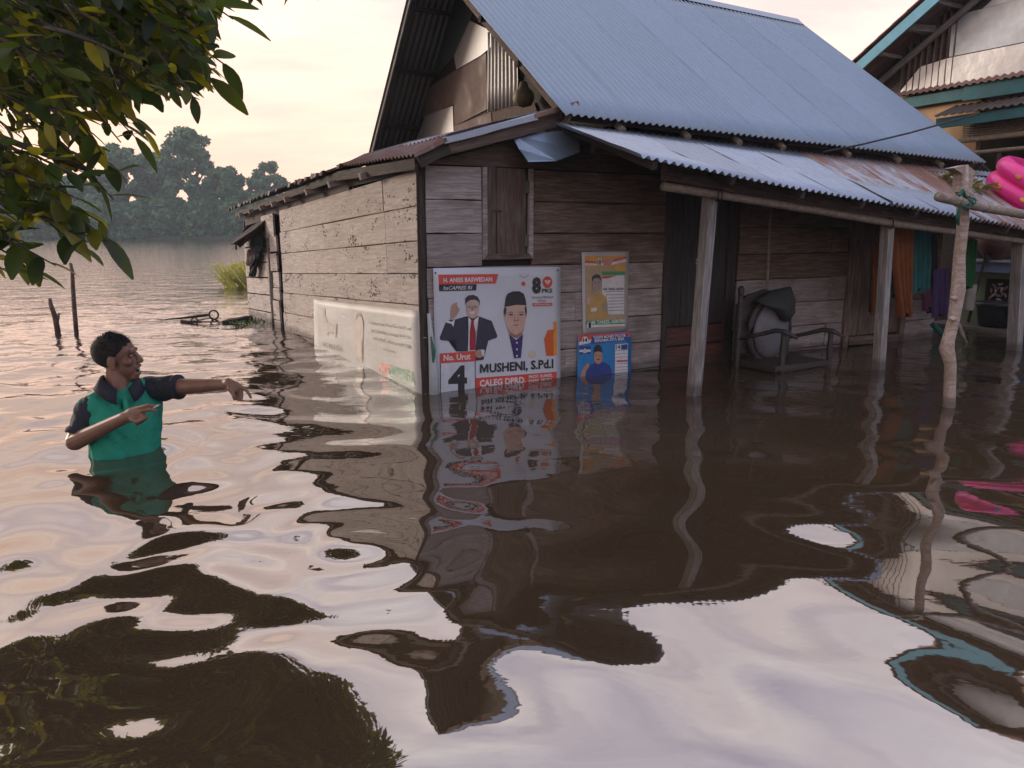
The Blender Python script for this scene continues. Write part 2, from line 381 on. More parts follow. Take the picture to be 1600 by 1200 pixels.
Zw = Zw * fade * core - .012
ny, nx = X.shape
idx = np.arange(ny * nx).reshape(ny, nx)
quads = np.stack([idx[:-1, :-1], idx[:-1, 1:], idx[1:, 1:], idx[1:, :-1]], -1).reshape(-1, 4)
me = bpy.data.meshes.new('water'); me.vertices.add(ny * nx); me.vertices.foreach_set('co', np.stack([X, Y, Zw], -1).ravel().astype(np.float32))
me.loops.add(quads.size); me.loops.foreach_set('vertex_index', quads.ravel().astype(np.int32))
me.polygons.add(len(quads)); me.polygons.foreach_set('loop_start', np.arange(0, quads.size, 4, dtype=np.int32)); me.polygons.foreach_set('loop_total', np.full(len(quads), 4, np.int32))
me.update(); me.polygons.foreach_set('use_smooth', [True] * len(me.polygons)); me.validate()
s = MT('flood_water'); s.setp(Base_Color=(.052, .035, .020), Roughness=.025)
s.p.inputs['IOR'].default_value = 1.33; s.p.inputs['Specular IOR Level'].default_value = .5
v3 = s.vec((1, 1, 1), False)
sx = s.n('ShaderNodeSeparateXYZ'); s.l(v3, sx.inputs[0])
n1 = s.noise(v3, 1.6, 3, .5, .3); n2 = s.noise(s.vec((1, 1.6, 1), False), 6.5, 3, .5, .3)
far_w = s.rng(sx.outputs[1], 3.3, 12.5, .02, 1)
hh = s.math('MULTIPLY', s.math('ADD', s.math('MULTIPLY', n1, .050), s.math('MULTIPLY', n2, .017)), far_w)
s.bump(hh, 1.0, 1.0)
gl = s.n('ShaderNodeBsdfGlossy'); gl.inputs['Roughness'].default_value = .02; gl.inputs['Color'].default_value = (.95, .95, .97, 1)
for l_ in list(s.t.links):
    if l_.to_socket == s.p.inputs['Normal']: s.l(l_.from_socket, gl.inputs['Normal'])
lw = s.n('ShaderNodeLayerWeight'); lw.inputs['Blend'].default_value = .5
nl = [l_.from_socket for l_ in s.t.links if l_.to_socket == s.p.inputs['Normal']][0]; s.l(nl, lw.inputs['Normal'])
s.p.inputs['Specular IOR Level'].default_value = 0.0
refl = s.ramp(lw.outputs['Facing'], [(0, .22), (.40, .37), (.79, .37), (.885, .78), (1, .97)])
ms = s.n('ShaderNodeMixShader'); s.l(refl, ms.inputs[0]); s.l(s.p.outputs[0], ms.inputs[1]); s.l(gl.outputs[0], ms.inputs[2]); s.l(ms.outputs[0], s.out.inputs[0])
me.materials.append(s.m)
wo_ = put(bpy.data.objects.new('water', me), Matrix()); tag(wo_, kind='structure')
GZ = -1.0
g_ = mk('ground', ([(-180, -180, GZ), (180, -180, GZ), (180, 180, GZ), (-180, 180, GZ)], [(0, 1, 2, 3)]), plain('river_mud', (.09, .065, .045), .9, .4, 1.5)); tag(g_, kind='structure')

# ================================================================== the wooden house
house = thing('wooden_house', W(3.5, 2, -1.26), 'weathered plank house with steep corrugated metal roof standing in flood water', 'house')
FL = -1.26   # ground level in house units
fwall = mk('front_wall', box((3.57, .055, .3), (7.1, .05, 3.3)), M_['backing'], house, HM)
def row(u0, u1, z0, z1, mat, par, v=0.0, jit=.0035):
    return board('plank', (u0, v + random.uniform(-.004, .004), (z0 + z1) / 2), (u1, v + random.uniform(-.004, .004), (z0 + z1) / 2 + random.uniform(-.003, .003)), .028, (z1 - z0) - .009, mat, par, jit=jit)
zs = [1.872, 1.598, 1.324, 1.046, .79, .525, .26, -.005, -.27, -.55, -.85, -1.2]
for i in range(3):
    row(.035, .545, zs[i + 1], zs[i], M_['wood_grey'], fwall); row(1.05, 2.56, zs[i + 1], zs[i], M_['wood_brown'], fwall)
for i in range(3, len(zs) - 1):
    cut = [.035, 2.56] if i % 2 else [.035, 1.42 + .1 * (i % 3), 2.56]
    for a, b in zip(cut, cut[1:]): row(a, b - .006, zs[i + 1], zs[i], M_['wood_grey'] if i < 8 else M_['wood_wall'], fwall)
mk('top_board', prism([(.035, 1.88), (2.56, 1.88), (2.56, 2.02), (1.25, 2.2), (.85, 2.105), (.3, 1.955), (.035, 1.885)], 'v', -.014, .014), M_['wood_shutter'], fwall, HM)
board('corner_post', (.0, .02, FL), (.0, .02, 1.86), .05, .05, M_['wood_dark'], fwall)
# wall behind the chair and beside the second door
for (a, b, zz) in ((3.57, 5.32, [1.95, 1.66, 1.38, 1.10, .83, .56, .29, .03, -.24, -.55, -.9, -1.2]), (6.48, 7.12, [1.6, 1.3, 1.02, .76, .5, .23, -.03, -.3, -.6, -.9, -1.2])):
    for i in range(len(zz) - 1):
        cut = [a, b] if i % 2 or b > 6 else [a, a + 1.45, b]
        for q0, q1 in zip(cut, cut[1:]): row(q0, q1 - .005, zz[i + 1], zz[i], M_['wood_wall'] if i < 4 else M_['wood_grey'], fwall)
board('baseboard', (3.6, -.03, -.02), (5.3, -.03, -.045), .02, .085, M_['red_panel'], fwall)
# window
win = mk('window', box((.795, .01, 1.49), (.44, .02, .76)), M_['backing'], house, HM)
board('shutter_board', (.635, -.005, 1.145), (.635, -.005, 1.872), .02, .098, M_['wood_shutter'], win)
board('shutter_board', (.835, -.006, 1.145), (.835, -.006, 1.872), .02, .288, M_['wood_shutter'], win)
for q, n_ in (([(.545, 1.105), (.588, 1.15), (.588, 1.873), (.548, 1.873)], M_['wood_grey']), ([(1.045, 1.105), (1.043, 1.873), (1.008, 1.873), (1.0, 1.15)], M_['wood_grey']), ([(.548, 1.103), (1.045, 1.103), (.998, 1.152), (.59, 1.152)], M_['wood_shutter'])):
    mk('window_casing', prism(q, 'v', -.036, .0), n_, win, HM)
for z_ in (1.26, 1.72): mk('hinge', box((.985, -.0215, z_), (.045, .012, .1)), M_['old_sheet'], win, HM)
mk('latch', box((.69, -.021, 1.515), (.085, .012, .014)), M_['wood_dark'], win, HM)
# doors
d1 = mk('door', box((3.06, .02, .35), (.96, .02, 3.2)), M_['void'], house, HM)
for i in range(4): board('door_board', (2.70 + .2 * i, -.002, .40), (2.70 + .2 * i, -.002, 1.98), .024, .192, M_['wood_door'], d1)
for z0, z1 in ((.20, .385), (-.10, .185), (-.62, -.12)): board('lower_panel', (2.62, -.006, (z0 + z1) / 2), (3.40, -.006, (z0 + z1) / 2), .024, z1 - z0 - .01, M_['red_panel'], d1)
for u_ in (2.585, 3.46): board('door_post', (u_, -.012, FL), (u_, -.012, 2.0), .05, .06 if u_ < 3 else .12, M_['wood_dark'], d1)
for a in range(5): mk('petal_sticker', ell((3.02 + .035 * math.cos(a * 1.26), -.017, 1.04 + .03 * math.sin(a * 1.26)), (.016, .002, .012), 8, 4), plain('sticker_%d' % a, (.5, .5, .52)), d1, HM)
d2 = mk('door', box((5.9, .02, .35), (1.1, .02, 3.2)), M_['void'], house, HM)
for i in range(5): board('door_board', (5.50 + .2 * i, -.004, .12), (5.50 + .2 * i, -.004, 1.75), .024, .194, M_['wood_brown'], d2)
for u_ in (5.37, 6.43): board('door_post', (u_, -.02, FL), (u_, -.02, 1.75), .05, .10, M_['wood_brown'], d2)
board('threshold', (5.43, -.02, .06), (6.37, -.02, .03), .05, .1, M_['wood_brown'], d2)
# side wall (left): every line falls ~4.7 cm a unit towards the back, the house has settled
SL = -.047
swall = mk('side_wall', prism([(.0, FL), (5.25, FL), (5.25, 1.50), (.0, 1.80)], 'u', .03, .07), M_['backing'], house, HM)
def srow(v0, v1, z0, z1, u=0.0, mat='wood_pale', sl=SL):
    zc = (z0 + z1) / 2
    return board('plank', (u + random.uniform(-.004, .004), v1, zc + sl * v1), (u + random.uniform(-.004, .004), v0, zc + sl * v0), .028, (z1 - z0) - .008, M_[mat], swall, jit=.003)
szs = [1.84, 1.552, 1.268, .997, .732, .46, .19, -.08, -.35, -.65, -.95, -1.25]
for i in range(len(szs) - 1):
    cut = {0: [.0, .85, 4.86], 1: [.0, .82, 4.32, 4.9], 2: [.0, .80, 4.3, 4.88], 3: [.0, .78, 4.25, 4.9], 4: [.0, 4.2, 4.92]}.get(i, [.0, 1.9 + .35 * (i % 3), 4.3, 4.95])
    for a, b in zip(cut, cut[1:]): srow(a + .003, b - .003, szs[i + 1], szs[i])
board('corner_post', (-.02, .012, -.4), (-.02, .012, 1.8), .012, .03, M_['wood_dark'], swall)
board('wall_plate', (.03, .0, 1.885), (.03, 1.9, 1.86), .04, .14, M_['wood_dark'], swall); board('wall_plate', (.03, 1.9, 1.85), (.03, 7.4, 1.53), .04, .22, M_['wood_dark'], swall)
# loose short boards beside the gap
for v0, v1, z0, z1, dv in ((5.12, 5.9, 1.50, 1.83, 0), (5.02, 5.42, 1.30, 1.52, .05), (5.05, 5.45, 1.03, 1.28, 0), (5.0, 5.35, .80, 1.02, 0), (5.0, 5.38, .63, .795, 0), (5.05, 5.42, .34, .62, .02), (5.05, 5.43, .05, .335, .02), (5.05, 5.43, -.3, .04, 0), (5.05, 5.43, -.7, -.31, 0)):
    srow(v0, v1, z0, z1, u=-.03)
# far section of the side wall beyond the dark gap
for z0, z1 in ((1.2, 1.45), (.95, 1.19), (.72, .94), (.46, .71), (.2, .45), (-.06, .19), (-.4, -.07), (-.8, -.41)): srow(5.78, 7.45, z0 + .22, z1 + .22, u=.0, mat='wood_pale', sl=SL)
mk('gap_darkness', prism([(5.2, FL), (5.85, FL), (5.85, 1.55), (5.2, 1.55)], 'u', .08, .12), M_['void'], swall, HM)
board('door_jamb', (-.01, 5.62, FL), (-.01, 5.66, 1.42), .04, .05, M_['wood_pale'], swall)
mk('rear_end_wall', box((.6, 7.46, .2), (1.2, .04, 2.6)), M_['wood_dark'], house, HM)
mk('eave_gap_infill', box((4.45, .03, 2.10), (5.3, .05, .5)), M_['backing'], house, HM)  # dark infill added to shut out sky light under the main eave
mk('back_wall', box((4.0, 4.3, .4), (6.3, .05, 3.4)), M_['wood_dark'], house, HM)
mk('right_wall', box((7.12, 2.15, .45), (.05, 4.3, 3.4)), M_['wood_brown'], house, HM)
# ---- side lean-to roof
lroof = mk('side_roof', corr((-.16, 7.7, 1.69), (-.16, 1.6, 1.965), (1.72, 1.6, 2.50), (1.72, 7.7, 2.36), 70, .011, 4, 6, .012), M_['old_sheet'], house, HM)
mk('roof_sheet', corr((-.14, 1.8, 1.975), (-.16, -.22, 1.925), (.15, -.22, 2.075), (.17, 1.8, 2.10), 24, .011, 2, 6, .006), M_['rust_sheet'], lroof, HM)
mk('roof_sheet', corr((.14, 1.8, 2.088), (.13, -.25, 2.075), (1.32, -.20, 2.405), (1.34, 1.8, 2.42), 24, .013, 5, 6, .006), M_['galv_rusty'], lroof, HM)
board('verge_board', (-.10, -.19, 1.875), (.17, -.19, 2.00), .025, .10, M_['wood_dark'], lroof)
board('verge_board', (.15, -.185, 1.99), (1.25, -.185, 2.29), .025, .11, M_['wood_shutter'], lroof)
board('verge_tin', (.10, -.235, 2.035), (.95, -.235, 2.275), .012, .055, M_['galv_light'], lroof); board('verge_tin', (.93, -.24, 2.275), (1.36, -.24, 2.41), .012, .04, M_['rust_sheet'], lroof); board('verge_tin', (-.15, -.235, 1.915), (.12, -.235, 2.045), .012, .04, M_['rust_sheet'], lroof)
board('eave_board', (-.10, -.15, 1.86), (-.10, 1.9, 1.885), .03, .09, M_['wood_dark'], lroof)
board('eave_board', (-.10, 1.9, 1.885), (-.10, 7.5, 1.60), .03, .075, M_['wood_dark'], lroof)
for v_ in (1.0, 2.0, 2.9, 3.9, 4.6, 5.3, 6.1, 6.9):
    z_ = 1.90 + SL * max(0, v_ - 1.5) - .05
    board('rafter', (-.17, v_, z_ - .02), (1.2, v_, z_ + .34), .05, .06, M_['wood_grey'], lroof)
for i in range(46):     # ragged
    if random.random() < .45: continue

    v_ = 1.4 + 6.3 * i / 46 + random.uniform(-.05, .05); z_ = np.interp(v_, [1.4, 7.7], [1.975, 1.69])
    mk('rust_flake', prism([(v_, z_ + .012), (v_ + .09, z_ + random.uniform(.0, .03)), (v_ + .14, z_ - .03), (v_ + .05, z_ - random.uniform(.0, .045))], 'u', -.19, -.165 + random.uniform(0, .02)), M_['old_sheet'], lroof, HM)
# drooping rear roof over the far doorway
rr = mk('rear_awning', corr((-.24, 7.35, 1.13), (-.48, 5.6, 1.15), (.08, 5.6, 1.58), (.18, 7.35, 1.53), 20, .012, 4, 6, .015), M_['old_sheet'], house, HM)
for v_ in (5.7, 6.5, 7.2): board('awning_rafter', (-.42 + .14 * (v_ - 5.7), v_, 1.13), (.10, v_, 1.51), .03, .05, M_['wood_dark'], rr)
board('awning_edge', (-.47, 5.62, 1.11), (-.24, 7.3, 1.09), .025, .06, M_['wood_dark'], rr)
# ---- main gable roof
UL, UR = 1.10, 7.2
def fr(u, t): # front slope: t 0 at the eave, 1 at the ridge
    k = (u - UL) / (UR - UL); e = np.array([u, -.40, 2.29 - .15 * k]); r_ = np.array([u + .05 * k, 2.45 + .2 * k, 4.40 - .0 * k]); return e + (r_ - e) * t
def br(u, t):
    k = (u - UL) / (UR - UL); e = np.array([u, 4.62, 2.08 - .1 * k]); r_ = np.array([u + .05 * k, 2.45 + .2 * k, 4.40]); return e + (r_ - e) * t
roof = mk('main_roof', tube([W(*(fr(UL + .1, 1) - [0, 0, .06])), W(*(fr(UR - .05, 1) - [0, 0, .06]))], .03, 6), M_['wood_dark'], house)
nsh = 8
for i in range(nsh):
    a = UL + (UR - UL) * i / nsh; b = UL + (UR - UL) * (i + 1 + (.1 if i < nsh - 1 else 0)) / nsh; nwv = 11 if i < nsh - 1 else 10
    dz = .0015 * i
    for t0, t1, o in ((0, 1, 0),):
        c4 = [fr(a, t0), fr(b, t0), fr(b, t1), fr(a, t1)]
        mk('roof_sheet', corr(*[q + np.array([0, 0, dz + o]) for q in c4], nwv, .0125, 10, 8, .0008), M_['galv'], roof, HM, True)
    c4 = [br(b, 0), br(a, 0), br(a, 1), br(b, 1)]
    mk('roof_sheet', corr(*[q + np.array([0, 0, dz]) for q in c4], nwv, .0125, 5, 6, .003), M_['under_sheet'], roof, HM, True)
mk('ridge_cap', ([tuple(fr(UL, .96) + [0, 0, .03]), tuple(fr(UR, .96) + [0, 0, .03]), tuple(fr(UR, 1) + [0, 0, .045]), tuple(fr(UL, 1) + [0, 0, .045]), tuple(br(UR, .95) + [0, 0, .03]), tuple(br(UL, .95) + [0, 0, .03])], [(0, 1, 2, 3), (3, 2, 4, 5)]), M_['galv'], roof, HM)
for t_ in (.04, .3, .55, .8, .97):
    board('purlin', fr(UL + .06, t_) - np.array([0, -.02, .085]), fr(UR - .06, t_) - np.array([0, -.02, .085]), .05, .05, M_['wood_dark'], roof)
    board('purlin', br(UL + .06, t_) - np.array([0, .02, .085]), br(UR - .06, t_) - np.array([0, .02, .085]), .05, .05, M_['wood_dark'], roof)
board('verge_board', fr(UL + .10, .02) - np.array([0, 0, .075]), fr(UL + .10, .99) - np.array([0, 0, .075]), .02, .10, M_['wood_brown'], roof)
board('verge_board', br(UL + .03, .0) - np.array([0, 0, .035]), br(UL + .03, .99) - np.array([0, 0, .035]), .02, .07, M_['wood_post'], roof)
for k, u_ in enumerate((1.75, 2.5, 3.15, 3.75, 4.75, 5.6, 6.4)):       # rafter tails under the main eave
    q = fr(u_, .0); mk('rafter_tail', tube([W(u_, -.36, q[2] - .075), W(u_, .3, q[2] + .40)], .033 * S, 8), M_['bamboo'], roof)
mk('eave_beam', box((4.1, -.16, 2.16), (6.0, .06, .10)), M_['wood_dark'], roof, HM)
# gable wall and its patches
UG = 1.70
gw = mk('gable_wall', prism([(-.25, 2.25), (4.5, 2.1), (4.3, 2.40), (2.47, 4.30), (.0, 2.55)], 'u', UG, UG + .03), M_['wood_dark'], house, HM)
def gpoly(pts, u): return [tuple(onu(560 + x / 4, y / 4, u)[1:]) for x, y in pts]
def patch(name, pts, mat, off): return mk(name, prism(gpoly(pts, UG - off), 'u', UG - off - .006, UG - off), M_[mat], gw, HM)
patch('patch_sheet', [(400, 740), (420, 560), (610, 440), (800, 325), (812, 680), (600, 790), (598, 650), (415, 745)], 'brown_patch', .012)
patch('patch_sheet', [(600, 350), (700, 130), (835, 195), (835, 290), (770, 345), (615, 435)], 'pale_patch', .024)
patch('patch_sheet', [(330, 960), (420, 725), (592, 662), (597, 850), (360, 960)], 'pale_patch', .022)
patch('patch_sheet', [(598, 790), (830, 700), (838, 790), (600, 870)], 'brown_patch', .028)
patch('patch_sheet', [(832, 705), (960, 655), (1100, 640), (1120, 700), (840, 790)], 'wood_shutter', .020)
patch('patch_sheet', [(415, 560), (480, 330), (600, 0), (720, -150), (760, -60), (700, 130), (600, 350)], 'under_sheet', .008)
q4 = [onu(560 + x / 4, y / 4, UG - .035) for x, y in ((812, 700), (1000, 650), (1000, 200), (812, 200))]
mk('corrugated_patch', corr(q4[0], q4[1], q4[2], q4[3], 8, .010, 3, 8, .002), M_['pale_patch'], gw, HM, True)
pot = onu(818, 153, UG - .16)
mk('hanging_gourd', lathe([(.01, -.09), (.08, -.07), (.11, -.01), (.10, .05), (.05, .10), (.035, .15)], 14, tuple(pot)), plain('gourd_clay', (.16, .12, .06), .6, .4), gw, HM, True)
# ---- porch roof
def pr(u, t):
    e = np.array([u, -1.5 + .017 * (u - 1.03), np.interp(u, [1.03, 2.62, 4.43, 6.1, 8.3], [1.867, 1.69, 1.535, 1.365, 1.17])])
    top = np.array([u + .04, -.30, np.interp(u, [1.07, 4, 6.4, 8.3], [2.23, 2.125, 2.06, 2.02])]); return e + (top - e) * t
proof = mk('porch_roof', flip(rough_box(7.0, .06, .12, 6, .006)), M_['wood_dark'], house, HM @ Matrix.Translation((4.9, -.40, 1.98)) @ Matrix.Rotation(R(1.2), 4, 'Y'))
pm = ['galv_light', 'galv_light', 'galv_light', 'galv_light', 'galv_rusty', 'galv_rusty', 'rust_sheet', 'galv_rusty', 'galv_light', 'galv_light']
us = np.linspace(1.03, 8.3, 11)
for i in range(10):
    w9 = (us[1] - us[0]) / 9; a, b = us[i], us[i + 1] + (w9 if i < 9 else 0); oz = np.array([0, 0, .002 * i]); nwv = 10 if i < 9 else 9
    mk('roof_sheet', corr(pr(a, 0) + oz, pr(b, 0) + oz, pr(b, 1) + oz, pr(a, 1) + oz, nwv, .0135, 6, 8, .0022), M_[pm[i]], proof, HM, True)
    if i in (4, 5, 6): mk('roof_sheet', corr(pr(a, -.012) + oz * 3, pr(b, -.012) + oz * 3, pr(b, .42) + [0, 0, .012], pr(a, .30 if i == 6 else .42) + [0, 0, .012], nwv, .0135, 3, 8, .002), M_['galv_light' if i < 6 else 'galv_rusty'], proof, HM, True)
for i in range(9): board('rafter', pr(1.2 + .8 * i, .03) - np.array([0, 0, .05]), pr(1.2 + .8 * i, 1.2) - np.array([0, 0, .05]), .045, .06, M_['wood_dark'], proof)
bm0, bm1, bm2 = np.array([1.55, -1.15, 1.80]), np.array([4.4, -1.15, 1.50]), np.array([8.1, -1.15, 1.24])
board('eave_beam', bm0, bm1, .05, .13, M_['wood_shutter'], proof); board('eave_beam', bm1, bm2, .05, .11, M_['wood_shutter'], proof)
# sheet of bent tin hanging under the corner
q = [onv(x, y, v) for x, y, v in ((800, 212, -.14), (905, 205, -.24), (906, 238, -.36), (868, 252, -.42), (825, 253, -.38), (812, 235, -.22))]
mk('bent_tin', ([tuple(k) for k in q] + [tuple(k + np.array([0, .006, .012])) for k in q], [(0, 5, 4, 3), (0, 3, 2, 1), (6, 9, 10, 11), (6, 7, 8, 9)] + [(i, (i + 1) % 6, (i + 1) % 6 + 6, i + 6) for i in range(6)]), M_['galv'], proof, HM)
# porch posts and floor
mk('porch_floor', box((4.6, -.66, -.60), (5.4, 1.25, .06)), M_['wood_dark'], house, HM)
for top, bot, w in (((1110, 305), (1085, 612), .09), ((1387, 350), (1373, 577), .088), ((1594, 372), (1585, 545), .12)):
    a = onv(*top, -1.15); b = onv(*bot, -1.15); d = (b - a) / (a[2] - b[2]); e = b + d * 1.24
    board('porch_post', e, a, w, w, M_['wood_post'], house, n=7, jit=.004)

# ================================================================== posters and banner
PC = {}
def pc(name, col):
    if name not in PC: PC[name] = printm(name, col)
    return PC[name]
RED = pc('red', (.62, .075, .05)); BLK = pc('black', (.012, .013, .018)); WHT = pc('white', (.72, .72, .74)); NAVY = pc('navy', (.02, .024, .05))
SKIN = pc('skin', (.46, .27, .20)); SKIN2 = pc('skin_light', (.60, .40, .33)); TIE = pc('crimson', (.35, .02, .045)); ORG = pc('orange', (.75, .30, .04)); ORR = pc('orange_red', (.65, .12, .03))
GRN = pc('green', (.03, .28, .10)); BLUE = pc('blue', (.02, .22, .55)); DBL = pc('dark_blue', (.02, .05, .25)); KHA = pc('khaki', (.52, .33, .10)); GOLD = pc('gold', (.62, .34, .06)); GRY = pc('grey', (.30, .30, .31)); HAIR = pc('hair', (.03, .025, .025)); CREAM = pc('cream', (.62, .55, .42)); PURP = pc('indigo', (.03, .02, .13)); LIP = pc('lip', (.42, .16, .13)); SHD = pc('skin_tone', (.33, .18, .13))
_txt = {}
def text_mesh(st, bold=.02, shear=0, space=1):
    k = (st, bold, shear, space)
    if k in _txt: return _txt[k]
    cu = bpy.data.curves.new('t', 'FONT'); cu.body = st; cu.size = 1; cu.offset = bold; cu.shear = shear; cu.space_character = space; cu.resolution_u = 2; cu.fill_mode = 'FRONT'
    o = bpy.data.objects.new('t', cu); SC.collection.objects.link(o); dg = bpy.context.evaluated_depsgraph_get()
    m = bpy.data.meshes.new_from_object(o.evaluated_get(dg)); V = np.array([q.co[:2] for q in m.vertices]).reshape(-1, 2); Fc = [tuple(p.vertices) for p in m.polygons]
    bpy.data.objects.remove(o); bpy.data.curves.remove(cu); bpy.data.meshes.remove(m); _txt[k] = (V, Fc); return V, Fc
class Printer:
    """lays flat print on a wall plane; shapes are traced in crop pixels"""
    def __init__(s, root, org, k, plane, d0): s.root, s.org, s.k, s.plane, s.d, s.n = root, org, k, plane, d0, 0
    def P(s, x, y, lay): 
        return tuple((onv if s.plane == 'v' else onu)(s.org[0] + x / s.k, s.org[1] + y / s.k, s.d - .0016 * lay))
    def poly(s, name, pts, mat, lay, par=None):
        V = [s.P(x, y, lay) for x, y in pts]; n = len(V)
        bm = bmesh.new(); f = bm.faces.new([bm.verts.new(v) for v in V]); bmesh.ops.triangulate(bm, faces=[f]); bm.verts.index_update()
        Fc = [tuple(q.index for q in g.verts) for g in bm.faces]; bm.free()
        return mk(name, (V, Fc), mat, par or s.root, HM)
    def ov(s, name, cx, cy, rx, ry, mat, lay, par=None, rot=0, a0=0, a1=360, n=20):
        pts = []
        for i in range(n if a1 - a0 >= 360 else n + 1):
            t = R(a0 + (a1 - a0) * i / n); x, y = rx * math.cos(t), ry * math.sin(t); pts.append((cx + x * math.cos(rot) - y * math.sin(rot), cy + x * math.sin(rot) + y * math.cos(rot)))
        return s.poly(name, pts, mat, lay, par)
    def text(s, st, x0, y0, x1, y1, hgt, mat, lay, par=None, bold=.02, shear=0, name='lettering'):
        V, Fc = text_mesh(st, bold, shear); a, b = V[:, 0].min(), V[:, 0].max(); q = V[:, 1].max()
        out = []
        for vx, vy in V:
            t = (vx - a) / (b - a); out.append(s.P(x0 + (x1 - x0) * t, y0 + (y1 - y0) * t - vy / max(.72, q) * hgt, lay))
        return mk(name, (out, Fc), mat, par or s.root, HM)
def sheet(name, corners, plane, d, mat, root, nx=10, ny=10, wav=.003, th=.003, bot=None):
    """thin sheet through 4 photo pixels tl,tr,br,bl on a wall plane, gently buckled"""
    f = onv if plane == 'v' else onu; tl, tr, br_, bl = [f(*c, d) for c in corners]
    if bot is not None:
        for c in (br_, bl): c[2] = bot
    V = []; Fc = []; ax = 1 if plane == 'v' else 0
    for side in (0, 1):
        for j in range(ny + 1):
            for i in range(nx + 1):
                q = bil(bl, br_, tr, tl, i / nx, j / ny); q[ax] += side * th + (wav * math.sin(i * 1.1 + j * .4) * .5 + wav * .5 * math.sin(j * 1.3 - i * .5))
                V.append(tuple(q))
    n1 = (nx + 1) * (ny + 1)
    for j in range(ny):
        for i in range(nx):
            a = j * (nx + 1) + i; Fc += [(a, a + 1, a + nx + 2, a + nx + 1), (n1 + a, n1 + a + nx + 1, n1 + a + nx + 2, n1 + a + 1)]
    ring = [i for i in range(nx + 1)] + [(j + 1) * (nx + 1) - 1 for j in range(1, ny + 1)] + [ny * (nx + 1) + i for i in range(nx - 1, -1, -1)] + [j * (nx + 1) for j in range(ny - 1, 0, -1)]
    for a, b in zip(ring, ring[1:] + ring[:1]): Fc.append((a, a + n1, b + n1, b))
    return mk(name, (V, Fc), mat, root, HM, True)
# --- big white campaign poster
p1 = thing('campaign_poster', W(.7, -.03, -.2), 'large white campaign poster with two men and a black number 4', 'poster', 'campaign posters on the front wall')
sheet('poster_sheet', [(677, 419), (876, 417), (876, 598), (680, 612)], 'v', -.030, plain('poster_vinyl', (.60, .64, .70), .35, .08, 2, .05), p1, 16, 16, .0022, bot=-.22)
k = Printer(p1, (670, 410), 5.854, 'v', -.0345)
k.poly('name_band', [(88, 112), (636, 106), (612, 190), (92, 202)], RED, 0); k.text('H. ANIES BASWEDAN', 135, 182, 580, 173, 40, WHT, 1, bold=.03)
k.poly('title_band', [(92, 202), (438, 199), (434, 256), (94, 263)], BLK, 0); k.text('baCAPRES RI', 133, 250, 398, 246, 34, WHT, 1, shear=.25, bold=.01)
m1 = k.poly('suited_portrait', [(98, 690), (150, 560), (165, 530), (250, 520), (330, 495), (450, 490), (575, 535), (628, 672), (620, 690), (545, 715), (512, 830), (500, 890), (428, 900), (425, 812), (252, 815), (252, 700), (180, 718), (110, 712)], NAVY, 0)
k.poly('shirt', [(362, 500), (400, 540), (458, 490), (430, 640), (425, 810), (358, 812), (364, 640)], WHT, 1, m1)
k.poly('tie', [(388, 528), (414, 526), (412, 560), (430, 640), (428, 800), (372, 806), (374, 650), (392, 560)], TIE, 2, m1)
k.poly('cuff', [(160, 520), (205, 545), (240, 520), (225, 590), (205, 560), (158, 550)], WHT, 1, m1)
k.poly('raised_hand', [(200, 520), (205, 430), (212, 390), (240, 368), (262, 366), (255, 395), (270, 410), (284, 432), (262, 470), (245, 495), (222, 512)], SKIN, 2, m1)
k.ov('face', 402, 425, 58, 88, SKIN2, 1, m1); k.poly('hair', [(336, 395), (333, 330), (360, 303), (405, 296), (445, 312), (466, 350), (466, 400), (452, 350), (420, 340), (370, 345), (348, 362)], HAIR, 2, m1)
for cx in (372, 424): k.poly('glasses', [(cx - 24, 392), (cx + 24, 388), (cx + 22, 412), (cx - 20, 416)], GRY, 3, m1); k.poly('lens', [(cx - 21, 395), (cx + 21, 391), (cx + 19, 409), (cx - 18, 412)], SKIN2, 4, m1); k.ov('eye', cx, 402, 7, 4, HAIR, 5, m1)
k.poly('smile', [(370, 452), (425, 446), (412, 472), (385, 474)], WHT, 3, m1); k.poly('nose', [(396, 400), (408, 436), (388, 438)], SHD, 3, m1)
k.ov('fist', 462, 835, 42, 38, SKIN, 1, m1); k.poly('fist_cuff', [(475, 795), (512, 800), (505, 860), (490, 855)], WHT, 2, m1)
m2 = k.poly('capped_portrait', [(690, 500), (682, 455), (700, 400), (890, 385), (900, 450), (890, 510), (872, 600), (850, 650), (800, 680), (745, 655), (715, 590)], SKIN2, 0)
k.poly('black_cap', [(692, 408), (704, 320), (722, 285), (770, 264), (830, 264), (868, 285), (884, 330), (894, 392), (800, 388)], BLK, 1, m2)
for a in ([(683, 455), (694, 405), (712, 420), (700, 500)], [(898, 450), (892, 392), (876, 415), (888, 505)]): k.poly('sideburn', a, HAIR, 1, m2)
for cx in (752, 846): k.poly('eyebrow', [(cx - 32, 462), (cx, 450), (cx + 30, 460), (cx, 457)], HAIR, 2, m2); k.ov('eye', cx, 478, 20, 7, HAIR, 2, m2)
k.poly('nose', [(792, 470), (806, 470), (826, 536), (774, 540)], SHD, 2, m2); k.poly('nose_light', [(793, 470), (804, 470), (815, 528), (786, 530)], SKIN2, 3, m2)
k.poly('mouth', [(760, 573), (798, 566), (834, 570), (798, 582)], LIP, 2, m2); k.poly('jaw', [(720, 590), (745, 640), (798, 664), (850, 636), (872, 596), (850, 672), (800, 690), (745, 668)], SHD, 2, m2)
k.poly('collar', [(735, 660), (800, 712), (862, 655), (852, 780), (842, 872), (782, 876), (760, 770)], PURP, 1, m2)
for cy in (735, 795, 855): k.ov('button', 806, cy, 8, 9, WHT, 2, m2)
